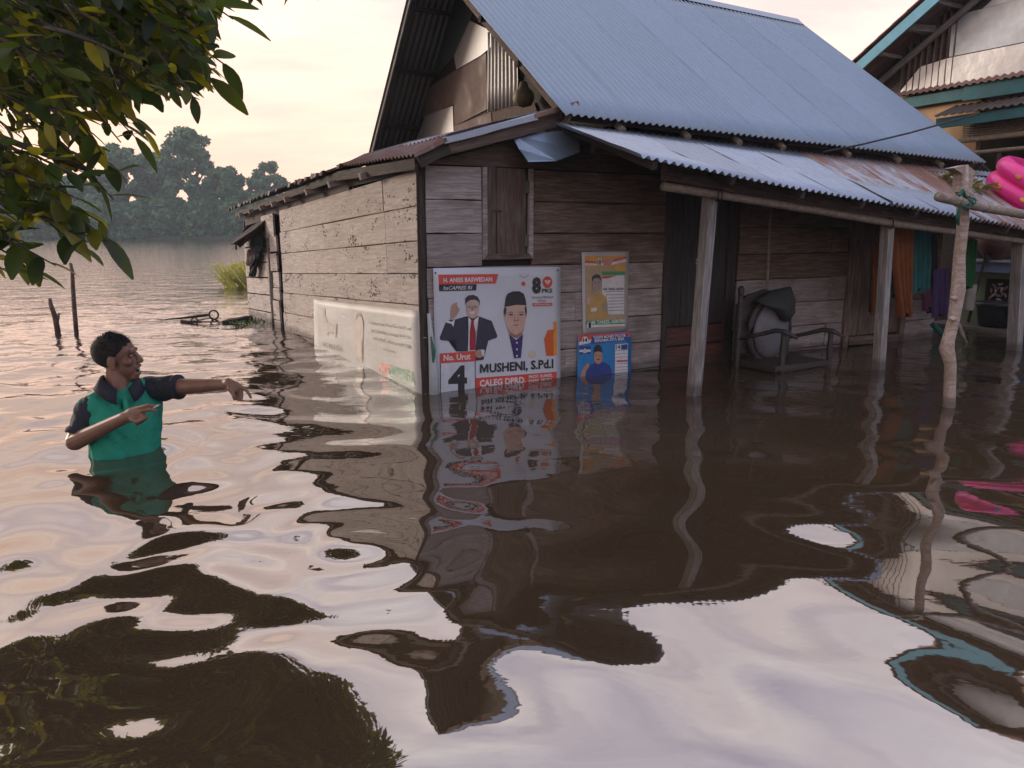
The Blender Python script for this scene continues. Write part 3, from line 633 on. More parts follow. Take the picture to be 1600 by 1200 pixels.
k.text('8', 945, 275, 1028, 272, 140, BLK, 1, bold=.06, name='ballot_number'); k.ov('party_emblem', 1086, 180, 44, 53, RED, 1)
for a in ([(1058, 165), (1080, 160), (1080, 205)], [(1092, 160), (1114, 165), (1092, 205)], [(1082, 170), (1090, 170), (1086, 222)]): k.poly('emblem_mark', a, WHT, 2)
k.text('PKS', 1036, 276, 1130, 274, 36, BLK, 1, bold=.03); k.text('Bersama Melayani', 945, 328, 1140, 322, 20, GRY, 1, bold=.02); k.text('Rakyat', 1000, 357, 1072, 355, 20, GRY, 1, bold=.02)
k.poly('tag_band', [(950, 372), (1130, 368), (1128, 395), (950, 399)], RED, 1); k.text('#PKSPelayanRakyat', 962, 392, 1120, 388, 16, WHT, 2, bold=.01)
k.ov('red_dot', 866, 194, 18, 20, RED, 1); k.ov('ring', 873, 100, 40, 38, GRY, 0, a0=0, a1=180); k.ov('ring_inside', 873, 99, 38, 36, pc('paper', (.60, .64, .70)), 1, a0=0, a1=180)
k.poly('orange_shape', [(1055, 700), (1088, 618), (1142, 613), (1142, 852), (1075, 855)], ORR, 0); k.poly('orange_strip', [(1142, 535), (1172, 550), (1172, 848), (1142, 850)], ORG, 0)
k.ov('gold_seal', 948, 836, 32, 32, pc('pale_gold', (.62, .58, .42)), 0)
k.poly('number_box', [(102, 918), (428, 898), (430, 1260), (106, 1290)], BLK, 0); k.poly('number_box_inside', [(110, 924), (420, 905), (424, 1260), (112, 1290)], pc('paper', (.6, .64, .7)), 1)
k.poly('number_head', [(100, 833), (424, 812), (428, 902), (102, 925)], RED, 2); k.text('No. Urut', 135, 898, 382, 885, 55, WHT, 3, bold=.03)
k.text('4', 178, 1165, 350, 1160, 220, BLK, 2, bold=.05, name='ballot_number')
k.poly('lettering', [(468, 1012), (468, 932), (488, 931), (507, 975), (526, 929), (546, 928), (546, 1006), (531, 1007), (531, 955), (512, 1005), (501, 1006), (483, 957), (483, 1011)], BLK, 1); k.text('USHENI, S.Pd.I', 556, 1005, 1140, 962, 80, BLK, 1, bold=.032)
k.poly('office_band', [(428, 1058), (1170, 1000), (1172, 1200), (430, 1260)], RED, 0); k.text('CALEG DPRD.', 465, 1135, 888, 1100, 58, WHT, 1, bold=.035); k.text('PROV. SUMSEL', 915, 1060, 1135, 1044, 27, WHT, 1, bold=.03); k.text('DAPIL MUBA', 915, 1096, 1135, 1080, 24, WHT, 1, bold=.03)
for x, y in ((62, 96), (1181, 72)): k.ov('nail', x, y, 8, 9, BLK, 2)
# --- tall poster
p2 = thing('campaign_poster', W(1.87, -.03, .39), 'tall narrow poster of a man in a khaki shirt beside a voting list', 'poster', 'campaign posters on the front wall')
sheet('poster_sheet', [(909, 394), (983, 393), (980, 517), (911, 523)], 'v', -.028, plain('poster_card', (.52, .53, .55), .4, .08, 2, .05), p2, 8, 10, .002)
k = Printer(p2, (895, 385), 5.45, 'v', -.032)
k.poly('picture', [(104, 82), (454, 76), (446, 695), (112, 705)], pc('tan', (.45, .34, .20)), 0)
k.poly('orange_head', [(104, 82), (454, 76), (452, 215), (350, 205), (330, 180), (104, 170)], GOLD, 1); k.poly('red_stripe', [(104, 118), (210, 130), (340, 112), (454, 84), (454, 106), (345, 132), (210, 146), (104, 142)], RED, 2); k.poly('white_stripe', [(104, 142), (210, 146), (345, 132), (454, 106), (454, 130), (330, 160), (210, 162), (104, 160)], WHT, 2)
k.poly('number_box', [(205, 105), (246, 103), (246, 160), (205, 162)], WHT, 3); k.text('10', 210, 155, 242, 154, 42, BLK, 4, bold=.03, name='ballot_number'); k.poly('party_mark', [(258, 112), (320, 100), (346, 118), (325, 160), (262, 162)], pc('pale_red', (.55, .25, .22)), 3)
m = k.poly('khaki_portrait', [(118, 620), (128, 470), (150, 430), (190, 405), (250, 405), (285, 430), (298, 500), (290, 610)], KHA, 2)
k.ov('face', 204, 318, 36, 70, pc('face_mauve', (.36, .27, .28)), 3, m); k.poly('hair', [(163, 300), (168, 255), (195, 236), (228, 240), (240, 270), (240, 300), (225, 272), (185, 270)], HAIR, 4, m); k.poly('raised_hand', [(116, 480), (120, 430), (150, 430), (152, 490), (130, 500)], SKIN2, 3, m); k.poly('badge', [(155, 525), (203, 520), (203, 552), (155, 556)], WHT, 3, m); k.poly('pocket_print', [(250, 482), (285, 480), (285, 545), (250, 548)], GRY, 3, m)
for cx in (190, 220): k.ov('eye', cx, 308, 6, 4, HAIR, 4, m)
k.poly('green_head', [(248, 214), (447, 212), (447, 242), (248, 246)], GRN, 1); k.poly('ballot_list', [(250, 250), (438, 246), (436, 575), (300, 580), (296, 480), (250, 400)], WHT, 1); k.poly('flag_red', [(252, 252), (380, 248), (300, 272), (252, 275)], RED, 2)
k.text('H.M. TAMZIL ASRORI', 258, 374, 432, 370, 20, BLK, 2, bold=.03)
for y in (385, 411, 438, 465, 490, 518, 545): k.poly('list_rule', [(282 if y < 430 else 302, y), (436, y - 4), (436, y - 1), (282 if y < 430 else 302, y + 4)], BLK, 2)
k.poly('green_foot', [(110, 635), (446, 622), (444, 660), (160, 668), (110, 672)], GRN, 3); k.text('M. TAMZIL ASRORI', 165, 662, 440, 648, 28, WHT, 4, bold=.03); k.poly('foot_box', [(122, 645), (162, 642), (164, 694), (122, 698)], WHT, 4); k.text('1', 134, 692, 156, 690, 44, BLK, 5, bold=.06, name='ballot_number'); k.poly('foot_white', [(164, 668), (444, 660), (442, 676), (164, 690)], WHT, 3)
# --- blue poster
p3 = thing('campaign_poster', W(1.88, -.03, -.2), 'bright blue poster of a man in a black cap with the number 14', 'poster', 'campaign posters on the front wall')
sheet('poster_sheet', [(903, 524), (986, 517), (986, 590), (902, 600)], 'v', -.044, BLUE, p3, 8, 8, .002, bot=-.2)
k = Printer(p3, (895, 385), 5.45, 'v', -.049)
k.poly('red_corner', [(50, 755), (490, 728), (490, 770), (160, 790), (90, 800), (52, 815)], RED, 0); k.poly('white_corner', [(52, 815), (160, 790), (150, 822), (52, 842)], WHT, 0); k.poly('slogan_band', [(165, 766), (466, 742), (458, 800), (152, 830)], DBL, 1)
k.text('TANPA MONEY POLITIK', 174, 788, 455, 768, 24, WHT, 2, bold=.03); k.text('BERSAMA KITA BISA', 186, 815, 440, 797, 24, WHT, 2, bold=.03)
k.ov('number_disc', 105, 798, 26, 32, WHT, 1); k.text('14', 86, 812, 124, 810, 30, BLK, 2, bold=.05, name='ballot_number')
k.poly('party_flag', [(56, 850), (154, 850), (150, 915), (56, 918)], DBL, 0)
for a in ([(56, 880), (152, 878), (152, 898), (56, 900)], [(95, 870), (110, 868), (118, 908), (88, 910)]): k.poly('flag_stripe', a, WHT, 1)
m = k.poly('blue_shirt_portrait', [(96, 1180), (110, 1050), (150, 1010), (200, 985), (270, 985), (320, 1020), (335, 1080), (330, 1180)], DBL, 1)
k.ov('face', 216, 940, 38, 62, SKIN, 2, m); k.poly('black_cap', [(180, 905), (184, 862), (205, 838), (228, 838), (246, 862), (252, 905), (216, 892)], BLK, 3, m); k.poly('forearm', [(62, 1110), (80, 1050), (112, 1000), (140, 995), (142, 1020), (115, 1060), (98, 1140), (62, 1160)], SKIN, 2, m); k.poly('moustache', [(200, 962), (216, 956), (234, 962), (216, 968)], HAIR, 3, m)
for cx in (202, 230): k.ov('eye', cx, 932, 6, 4, HAIR, 3, m)
k.poly('ballot_list', [(360, 835), (470, 826), (466, 1180), (356, 1180)], WHT, 0); k.text('14', 366, 876, 405, 874, 36, BLK, 1, bold=.02, name='ballot_number'); k.poly('list_head', [(412, 838), (466, 832), (466, 876), (412, 880)], DBL, 1)
for y in (882, 912, 940, 968, 996, 1024, 1050, 1078): k.poly('list_rule', [(360, y + 4), (468, y - 2), (468, y + 1), (360, y + 7)], DBL, 1)
k.poly('red_name', [(375, 974), (468, 970), (468, 980), (375, 986)], RED, 2)
# --- faded banner on the side wall
bn = thing('faded_banner', W(-.03, 1.8, -.2), 'faded cream cloth banner with a red and green name band on the side wall', 'banner')
s = MT('faded_banner_cloth'); n_ = s.noise(s.vec((1, 1, .6)), 1.6, 5, .6); c_ = s.mix(s.rng(n_, .35, .7, 0, 1), (.56, .57, .57), (.44, .43, .41)); s.setp(Base_Color=c_, Roughness=.55); s.bump(s.noise(s.vec((1, .6, 2)), 4, 4, .6), .25, .02)
sheet('banner_cloth', [(490, 468), (655, 486), (659, 612), (490, 532)], 'u', -.034, s.m, bn, 16, 12, .003, bot=-.2)
k = Printer(bn, (480, 460), 7.5, 'u', -.0385)
FG = pc('faded_grey', (.17, .165, .16)); FS = pc('faded_skin', (.47, .41, .37))
k.poly('deer_emblem', [(185, 330), (182, 165), (200, 160), (212, 185), (214, 260), (240, 330), (345, 345), (342, 480), (330, 510), (318, 470), (300, 450), (255, 445), (240, 488), (228, 470), (215, 360)], pc('faded_mid', (.31, .30, .29)), 0)
k.poly('portrait', [(572, 240), (600, 208), (632, 235), (655, 330), (658, 470), (640, 560), (632, 700), (650, 800), (580, 770), (575, 640), (556, 520), (560, 330)], FS, 0); k.poly('portrait_hair', [(570, 300), (572, 235), (600, 208), (628, 235), (632, 270), (600, 250), (585, 290)], FG, 1)
k.text('WIT WILA CILA', 180, 610, 405, 670, 60, FG, 0, bold=.01)
for i, (t_, x0, y0, x1, y1) in enumerate((('kebersamaan Sosial Karena Situasi', 720, 345, 1210, 420), ('an kebutuhan mencapai Sudah itu', 745, 440, 1205, 520), ('mewujudkan bersama MUBA', 770, 525, 1210, 635), ('H. A. Lucianty', 890, 655, 1040, 690))): k.text(t_, x0, y0, x1, y1, 42 if i < 3 else 26, FG, 0, bold=.025)
k.poly('red_band', [(862, 802), (972, 830), (945, 965), (840, 900)], pc('faded_red', (.55, .16, .12)), 0); k.poly('green_band', [(972, 830), (1238, 905), (1270, 1100), (945, 965)], pc('faded_green', (.10, .24, .15)), 0); k.text('H. A. Lucianty, SE', 870, 905, 1225, 1035, 62, WHT, 1, bold=.02)
# folded end of the banner round the corner
mk('banner_fold', tube([W(.03, -.035, .67), W(.045, -.045, .4), (W(.06, -.04, .15)), W(.06, -.04, -.2)], [.012, .022, .034, .036], 8, flat=.6), pc('banner_fold', (.45, .50, .52)), bn, smooth=True)
mk('green_trim', tube([W(.035, -.055, .48), W(.055, -.062, .36), W(.05, -.062, .26)], [.005, .016, .008], 6), pc('deep_green', (.02, .12, .09)), bn)

# ================================================================== porch things
def kmat(n, c, **k): return plain(n, c, **k)
# carved armchair: front edge at u 3.43-4.12, back at v -.33
ch = thing('wooden_armchair', W(3.7, -.55, -.57), 'dark carved wooden armchair with round padded back half under water on the porch', 'armchair')
CW = wood('chair_timber', (.026, .021, .02), (.06, .05, .048), stain=.3, rvar=.05, rough=.55)
def turned(p, q, r): 
    p, q = Vector(p), Vector(q); n = 12
    return tube([W(*(p + (q - p) * i / n)) for i in range(n + 1)], [r * S * (.75 + .45 * abs(math.sin(i * 1.05 + .6))) for i in range(n + 1)], 10)
for a, b in (((3.43, -.80, -.57), (3.43, -.80, .36)), ((4.12, -.80, -.57), (4.12, -.80, .33)), ((3.28, -.36, -.57), (3.28, -.36, .74)), ((3.98, -.36, -.57), (3.98, -.36, .62))): mk('leg', turned(a, b, .027), CW, ch, smooth=True)
for u_, z_ in ((3.43, .37), (4.12, .335)):
    ub = u_ - .15
    mk('armrest', tube([W(ub, -.36, z_ - .10), W(ub + .06, -.55, z_ - .04), W(u_ - .02, -.72, z_ + .02), W(u_, -.82, z_ + .015), W(u_ + .06, -.92, z_ - .04)], [.016 * S, .02 * S, .024 * S, .024 * S, .014 * S], 8, flat=1.4), CW, ch, smooth=True)
mk('seat', box((3.70, -.58, .03), (.78, .50, .05)), CW, ch, HM)
mk('seat_apron', box((3.775, -.80, -.04), (.66, .03, .10)), CW, ch, HM); mk('side_rail', box((3.36, -.58, -.02), (.03, .44, .07)), CW, ch, HM)
mk('back_panel', prism([(3.26, .12), (4.0, .12), (4.0, .60), (3.92, .68), (3.63, .76), (3.36, .70), (3.26, .62)], 'v', -.36, -.325), CW, ch, HM)
cpos = Vector((3.67, -.40, .335))
mk('back_ring', [tuple(q) for q in ()] and None or (lambda n=28: tube([W(cpos.x + .285 * math.cos(2 * math.pi * i / n), cpos.y, cpos.z + .32 * math.sin(2 * math.pi * i / n)) for i in range(n + 1)], .034 * S, 8))(), CW, ch, smooth=True)
mk('back_cushion', ell(tuple(cpos + Vector((.01, -.015, 0))), (.25, .075, .285), 24, 12), plain('grey_vinyl', (.15, .15, .165), .55, .3, 4, .5), ch, HM, True)
mk('finial', ell((3.28, -.36, .76), (.035, .035, .05), 10, 8), CW, ch, HM, True)
def cloth(name, rows, mat, label, cat, group=None, parent_mat=HM, loc=None, fold=.03, seed=0, nu=18):
    """hanging cloth: rows of (u_left, u_right, v, z) from top to bottom, with folds"""
    r = random.Random(seed); V = []; Fc = []; nr = 10 * (len(rows) - 1); ph = r.uniform(0, 6); fr_ = r.uniform(5, 9)
    for side in (0, 1):
        for j in range(nr + 1):
            t = j / nr * (len(rows) - 1); a = min(int(t), len(rows) - 2); f_ = t - a
            q = [rows[a][k] * (1 - f_) + rows[a + 1][k] * f_ for k in range(4)]
            for i in range(nu + 1):
                s_ = i / nu; w_ = fold * (.35 + .65 * j / nr) * (math.sin(s_ * fr_ * 3.1 + ph + .7 * math.sin(j * .13)) + .4 * math.sin(s_ * fr_ * 7 + ph * 2))
                V.append((q[0] + (q[1] - q[0]) * s_, q[2] + w_ + side * .006, q[3] - .03 * math.sin(s_ * 9 + ph) * (j / nr) ** 3))
    n1 = (nr + 1) * (nu + 1)
    for j in range(nr):
        for i in range(nu):
            a = j * (nu + 1) + i; Fc += [(a, a + nu + 1, a + nu + 2, a + 1), (n1 + a, n1 + a + 1, n1 + a + nu + 2, n1 + a + nu + 1)]
    o = mk(name, (V, Fc), mat, None, parent_mat, True); return tag(o, label, cat, group)
def fab(n, c): return plain(n, mul(c, .55), .85, .35, 10, .3)
# jacket thrown over the chair back
jk = [onv(x, y, v) for x, y, v in ((1180, 470, -.44), (1208, 456, -.46), (1232, 448, -.45), (1240, 462, -.45), (1236, 492, -.47), (1231, 503, -.48), (1222, 500, -.5), (1214, 484, -.52), (1195, 478, -.52))]
jv = []; jf = []
cen = sum(jk) / len(jk)
for ring_, (sc_, off) in enumerate(((1.0, .03), (1.02, -.02), (.8, -.07), (.4, -.10))):
    for i, q in enumerate(jk): p = cen + (q - cen) * sc_; jv.append((p[0], p[1] + off + .014 * math.sin(i * 2.3 + ring_), p[2] + .01 * math.sin(i * 1.7)))
nj = len(jk)
for r_ in range(3):
    for i in range(nj): jf.append((r_ * nj + i, r_ * nj + (i + 1) % nj, (r_ + 1) * nj + (i + 1) % nj, (r_ + 1) * nj + i))
jf.append(tuple(3 * nj + i for i in range(nj))); jf.append(tuple(range(nj - 1, -1, -1)))
tag(mk('jacket', (jv, jf), fab('jacket_cloth', (.055, .065, .062)), None, HM, True), 'dark grey jacket thrown over the back of the wooden armchair', 'jacket')
tag(mk('thin_stick', tube([onv_ for onv_ in [W(*onv(1204, 330, -.12)), W(*onv(1200, 420, -.12)), W(*onv(1198, 470, -.2))]], .014 * S, 8), M_['bamboo']), 'thin pale stick hanging against the porch wall above the armchair', 'stick')
def bamboo(name, pts, r, label, nodes=5):
    root = thing(name, W(*pts[0]), label, 'bamboo pole')
    P = [W(*p) for p in pts]; n = 24; Q = []; rad = []
    for i in range(n + 1):
        t = i / n * (len(P) - 1); a = min(int(t), len(P) - 2); Q.append(P[a].lerp(P[a + 1], t - a)); rad.append(r * S * (1 + .03 * math.sin(i * 1.3)))
    mk('culm', tube(Q, rad, 10), M_['bamboo'], root, smooth=True)
    for i in range(1, nodes + 1):
        q = Q[int(n * i / (nodes + 1))]; d = (Q[-1] - Q[0]).normalized(); mk('node', tube([q - d * .008, q, q + d * .008], [r * S * 1.02, r * S * 1.13, r * S * 1.02], 10), M_['bamboo'], root, smooth=True)
    return root
b1 = bamboo('bamboo_pole', [onv(1035, 291, -1.22), onv(1200, 317, -1.22), onv(1400, 350, -1.22), onv(1600, 377, -1.22), onv(1660, 384, -1.22)], .033, 'long bamboo rail lashed along the tops of the square porch posts', 9)
for x, y in ((1120, 304), (1126, 306), (1392, 349)):
    c_ = W(*onv(x, y, -1.22)); mk('lashing', (lambda c=c_: tube([c + Vector((0, .042 * math.cos(t), .042 * math.sin(t))) for t in np.linspace(0, 6.4, 14)], .004, 5))(), fab('lashing_cord', (.02, .02, .02)), b1)
# crooked peeled pole with its own bamboo rail
cp = thing('crooked_pole', W(3.39, -2.5, FL), 'crooked peeled pale pole standing alone in the water before the porch', 'pole')
pp = [W(*onv(x, y, -2.5)) for x, y in ((1505, 258), (1503, 300), (1505, 345), (1499, 400), (1497, 455), (1490, 500), (1482, 530), (1479, 543), (1485, 570), (1483, 632))]
mk('pole_shaft', tube(pp[::-1][:1] and [Vector((pp[-1].x, pp[-1].y, GZ))] + pp[::-1], [.045 * S, .046 * S, .043 * S, .054 * S, .046 * S, .043 * S, .052 * S, .042 * S, .042 * S, .044 * S, .035 * S], 10), M_['wood_peeled'], cp, smooth=True)
mk('broken_top', prism([(x, z) for x, _, z in [onv(a, b, -2.5) for a, b in ((1484, 263), (1505, 258), (1518, 268), (1515, 276), (1512, 300), (1496, 300), (1498, 272))]], 'v', -2.53, -2.46), M_['wood_peeled'], cp, HM)
for x, y in ((1488, 498), (1491, 466)): mk('knot', ell(W(*onv(x, y, -2.53)), (.022, .02, .016)), M_['wood_peeled'], cp, smooth=True)
b2 = bamboo('bamboo_pole', [onv(1466, 307, -2.60), onv(1530, 323, -2.60), onv(1600, 335, -2.60), onv(1700, 354, -2.60)], .034, 'short bamboo rail tied to the crooked pole with green cord', 4)
GC = fab('green_cord', (.02, .16, .11))
for k_i, (x, y) in enumerate(((1503, 312), (1506, 318), (1500, 322))):
    c_ = W(*onv(x, y, -2.56)); mk('green_lashing', tube([c_ + Vector((.055 * math.cos(t), .05 * math.sin(t) - .01, .02 * math.sin(t * 2 + k_i) + .01 * k_i)) for t in np.linspace(0, 6.4, 16)], .006, 5), GC, b2)
for pts in ([(1500, 325), (1496, 340), (1498, 352)], [(1504, 322), (1512, 326), (1514, 318)], [(1498, 306), (1504, 298), (1510, 310)]): mk('green_lashing', tube([W(*onv(x, y, -2.66)) for x, y in pts], [.008, .012, .006], 6), GC, b2)
# washing under the porch
G_ = 'washing hung under the porch roof'
def hang(pxs, v, col, label, cat, seed, fold=.03):
    rows = []
    for (xl, xr, y) in pxs: a = onv(xl, y, v); b = onv(xr, y, v); rows.append((a[0], b[0], v, (a[2] + b[2]) / 2))
    cloth('hanging_cloth', rows, fab('cloth_%d' % seed, col), label, cat, G_, seed=seed, fold=fold)
hang([(1395, 1430, 352), (1399, 1428, 420), (1408, 1424, 492)], -.95, (.30, .085, .015), 'long orange cloth tapering to its lower end beside the middle porch post', 'cloth', 1)
hang([(1363, 1376, 380), (1363, 1374, 440), (1362, 1372, 488)], -.70, (.28, .085, .02), 'narrow orange cloth strip hanging behind the middle porch post', 'cloth', 2)
hang([(1425, 1452, 358), (1426, 1454, 410), (1424, 1450, 455)], -.85, (.015, .15, .15), 'teal green shirt hanging next to the orange cloth', 'shirt', 3)
hang([(1418, 1430, 362), (1416, 1430, 400), (1414, 1428, 440)], -.75, (.06, .16, .02), 'lime green cloth hanging between the orange and teal washing', 'cloth', 4)
hang([(1385, 1404, 420), (1386, 1406, 445), (1390, 1408, 462)], -.60, (.02, .09, .07), 'dark green cloth hanging behind the orange cloth', 'cloth', 5)
hang([(1448, 1462, 365), (1446, 1464, 430), (1444, 1466, 486)], -.55, (.022, .018, .03), 'near black trousers hanging behind the teal shirt', 'trousers', 6)
hang([(1460, 1482, 420), (1458, 1482, 460), (1458, 1478, 492)], -.75, (.055, .022, .12), 'deep purple cloth hanging near the crooked pole', 'cloth', 7)
hang([(1440, 1462, 448), (1444, 1462, 466), (1446, 1460, 482)], -.72, (.13, .03, .08), 'maroon pink cloth hung low beside the purple cloth', 'cloth', 8)
hang([(1476, 1497, 425), (1474, 1496, 460), (1476, 1492, 490)], -.65, (.10, .05, .07), 'dark patterned cloth with pink flecks hanging behind the crooked pole', 'cloth', 9)
hang([(1508, 1526, 375), (1508, 1524, 415), (1508, 1520, 448)], -.80, (.015, .17, .025), 'bright green cloth hanging to the side of the crooked pole', 'cloth', 10)
# bits below the washing
tag(mk('teal_pipe', tube([W(*onv(1457, 507, -.2)), W(*onv(1478, 527, -.25)), W(*onv(1482, 533, -.26))], .035 * S, 8), plain('teal_plastic', (.01, .12, .10), .5)), 'teal plastic pipe leaning in the water under the washing', 'pipe')
tag(mk('leaning_stick', tube([W(*onv(1497, 505, -.45)), W(*onv(1510, 538, -.55)), W(*onv(1512, 545, -.56))], .024 * S, 8), M_['bamboo']), 'pale stick leaning in the water behind the crooked pole', 'stick')
jar = onv(1513, 463, -.5)
tag(mk('plastic_jar', lathe([(.07, -.17), (.078, -.15), (.085, .13), (.08, .15)], 14, tuple(jar)), plain('milky_plastic', (.32, .31, .29), .4), None, HM, True), 'milky plastic jar hanging beside the crooked pole', 'jar')
# cable across the main roof
ca = [W(*q) for q in (onv(1285, 238, -.42), onv(1345, 226, -.8), onv(1420, 208, -.9), onv(1495, 187, -.7), onv(1530, 178, -.5))]
tag(mk('electric_cable', tube(ca, .008, 6), plain('cable_black', (.012, .012, .014), .5)), 'black electric cable sagging from the main roof to the neighbouring house', 'cable')
# ---- pink inflatable paddling pool lying on the porch roof
PK = MT('pink_vinyl'); PK.setp(Base_Color=(.85, .045, .30), Roughness=.28); PK.p.inputs['Subsurface Weight'].default_value = .12; PK.p.inputs['Subsurface Radius'].default_value = (.06, .02, .03)
pb = onv(1606, 350, -.85)
pool = thing('paddling_pool', W(*pb), 'bright pink inflatable paddling pool with printed fish lying on the porch roof', 'paddling pool')
TILT = Matrix.Translation(W(*pb)) @ Matrix.Rotation(R(30), 4, Vector((.56, .83, 0))) @ Matrix.Rotation(R(9), 4, Vector((.83, -.56, 0))) @ Matrix.Scale(S, 4)
for i in range(3):
    V = []; Fc = []; n, m_ = 40, 12; Rr = .62 - .03 * (i == 0)
    for a in range(n):
        t = 2 * math.pi * a / n
        for b in range(m_):
            p_ = 2 * math.pi * b / m_; rr_ = Rr +  .105 * math.cos(p_) + .003 * math.sin(t * 14) * math.cos(p_ * 2); V.append((rr_ * math.cos(t), rr_ * math.sin(t) * .8, .11 + .18 * i + .104 * math.sin(p_)))
    for a in range(n):
        for b in range(m_): Fc.append((a * m_ + b, ((a + 1) % n) * m_ + b, ((a + 1) % n) * m_ + (b + 1) % m_, a * m_ + (b + 1) % m_))
    mk('air_ring', (V, Fc), PK.m, pool, TILT, True)
mk('pool_floor', lathe([(.60, .02), (.61, .06)], 30), PK.m, pool, TILT)
for ang, i, c_, sz in ((196, 1, (.75, .22, .03), .06), (208, 2, (.7, .25, .05), .055), (182, 0, (.05, .25, .6), .05), (214, 0, (.05, .35, .6), .06), (226, 1, (.8, .5, .05), .05), (190, 0, (.8, .45, .1), .045), (236, 2, (.1, .3, .6), .05)):
    t = R(ang); Rr = .62 - .03 * (i == 0) + .106
    Mx = TILT @ Matrix.Translation((Rr * math.cos(t), Rr * math.sin(t) * .8, .11 + .18 * i)) @ Matrix.Rotation(t, 4, 'Z')
    mk('fish_print', ell((0, 0, 0), (.004, sz * .8, sz * .42), 12, 6), pc('fish_%d' % ang, c_), pool, Mx, True)
# ---- dried leaf bundles on the roof
def bundle(px, py, sd, label):
    r = random.Random(sd); o = onv(px, py, -.72); root = thing('leaf_bundle', W(*o), label, 'leaf bundle', 'leaf bundles on the porch roof')
    m = leafmat('dry_leaf_%d' % sd, [(.20, .19, .05), (.36, .33, .10), (.14, .15, .04)], .2)
    for i in range(26):
        c_ = W(*o) + Vector((r.uniform(-.11, .11), r.uniform(-.1, .1), r.uniform(-.03, .1))); d = Vector((r.uniform(-1, 1), r.uniform(-1, 1), r.uniform(-.5, .5))).normalized() * r.uniform(.06, .11)
        sd_ = d.cross(Vector((0, 0, 1))).normalized() * .02; u_ = Vector((0, 0, .012))
        mk('dry_leaf', ([c_ - d, c_ + sd_ + u_, c_ + d, c_ - sd_ + u_, c_ - u_], [(0, 4, 1), (4, 2, 1), (0, 3, 4), (4, 3, 2)]), m, root)
bundle(1500, 286, 1, 'yellow green leaf bundle on the roof on the rust side of the crooked pole top')
bundle(1526, 301, 2, 'yellow green leaf bundle on the roof between crooked pole and pink pool')

# ================================================================== neighbouring house (gable faces the plank house)
nb = thing('neighbour_house', W(10.5, .5, -1.26), 'painted house with blue bargeboard, teal fascias and a green veranda wall beyond the plank house', 'house')
TEAL = plain('teal_paint', (.025, .13, .15), .6, .3, 5, .2, stain=(.03, .06, .07)); BLUP = plain('sky_blue_paint', (.10, .33, .45), .55, .2, 5, .15)
OR = plain('apricot_plaster', (.52, .33, .18), .85, .12, 3, .2, stain=(.3, .2, .12)); GN = plain('green_plaster', (.20, .27, .16), .85, .15, 3, .2)
mk('veranda_wall', box((9.06, -1.15, -.25), (.12, 3.9, 2.0)), GN, nb, HM)
lg = mk('ledge', box((8.98, -1.15, .84), (.30, 3.7, .15)), plain('pale_blue_paint', (.20, .27, .46), .55, .15), nb, HM); mk('ledge_top', box((8.97, -1.15, .925), (.34, 3.72, .03)), plain('white_paint', (.5, .52, .56), .6), lg, HM)
mk('side_wall', box((9.06, 2.0, 2.85), (.12, 2.4, 1.1)), OR, nb, HM); mk('lower_side_wall', box((9.06, 2.0, .5), (.11, 2.4, 3.6)), M_['wood_dark'], nb, HM)  # lower wall coloured dark to stand for the dark void behind the washing
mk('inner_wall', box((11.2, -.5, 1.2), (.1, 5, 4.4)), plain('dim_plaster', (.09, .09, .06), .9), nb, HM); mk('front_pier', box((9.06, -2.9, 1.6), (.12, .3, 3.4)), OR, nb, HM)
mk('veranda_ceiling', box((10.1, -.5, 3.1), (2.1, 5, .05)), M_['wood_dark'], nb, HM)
mk('far_wall', box((11.5, 3.1, 1.1), (5, .1, 4.6)), OR, nb, HM)
tr = mk('terrace', box((8.70, -.9, -.10), (.62, 3.6, .24)), plain('concrete', (.16, .15, .14), .9, .3, 5, .4), nb, HM)
vent = mk('vent_block', box((8.99, .225, .5), (.03, .36, .34)), M_['void'], nb, HM)
for i in range(14):
    a = i * .9; r0 = .03 + .008 * i; mk('vent_petal', ell((8.965, .225 + r0 * math.cos(a) * 1.05, .5 + r0 * math.sin(a)), (.012, .018, .04), 8, 6, Matrix.Rotation(-a, 3, 'X')), pc('petal_%d' % (i % 3), ((.35, .33, .32), (.28, .09, .12), (.18, .17, .17))[i % 3]), vent, HM, True)
board('fascia', (8.90, 2.15, 3.27), (8.90, .95, 3.28), .03, .16, TEAL, nb); board('fascia', (8.87, .98, 3.29), (8.87, -2.5, 3.31), .03, .23, TEAL, nb); board('fascia', (8.55, 1.14, 2.86), (8.55, -2.5, 2.92), .04, .14, TEAL, nb)
mk('upper_awning', corr((8.80, 2.2, 3.38), (8.80, -2.5, 3.40), (9.0, -2.5, 3.50), (9.0, 2.2, 3.48), 44, .013, 2, 6, .004), M_['rust_sheet'], nb, HM)
mk('lower_awning', corr((8.48, 1.15, 2.95), (8.48, -2.5, 3.0), (9.0, -2.5, 3.2), (9.0, 1.15, 3.14), 34, .014, 2, 6, .006), M_['old_sheet'], nb, HM)
bl_ = mk('bamboo_blind', box((8.80, -.8, 2.75), (.012, 3.2, .18)), M_['wood_shutter'], nb, HM)
for i in range(7): mk('blind_slat', tube([W(8.785, .88, 2.84 - .032 * i), W(8.785, -2.4, 2.87 - .032 * i)], .013 * S, 6), M_['bamboo'], bl_)
mk('blind_roll', tube([W(8.76, .9, 2.61), W(8.76, -2.4, 2.64)], .035 * S, 8), M_['bamboo'], bl_)
mk('bamboo_rail', tube([W(8.75, .86, 2.43), W(8.75, -2.4, 2.46)], .026 * S, 8), M_['bamboo'], nb)
mk('awning_gap_infill', box((9.08, -1.0, 3.2), (.08, 3.7, .5)), OR, nb, HM)  # wall strip added to block the bright sky gap between the awnings
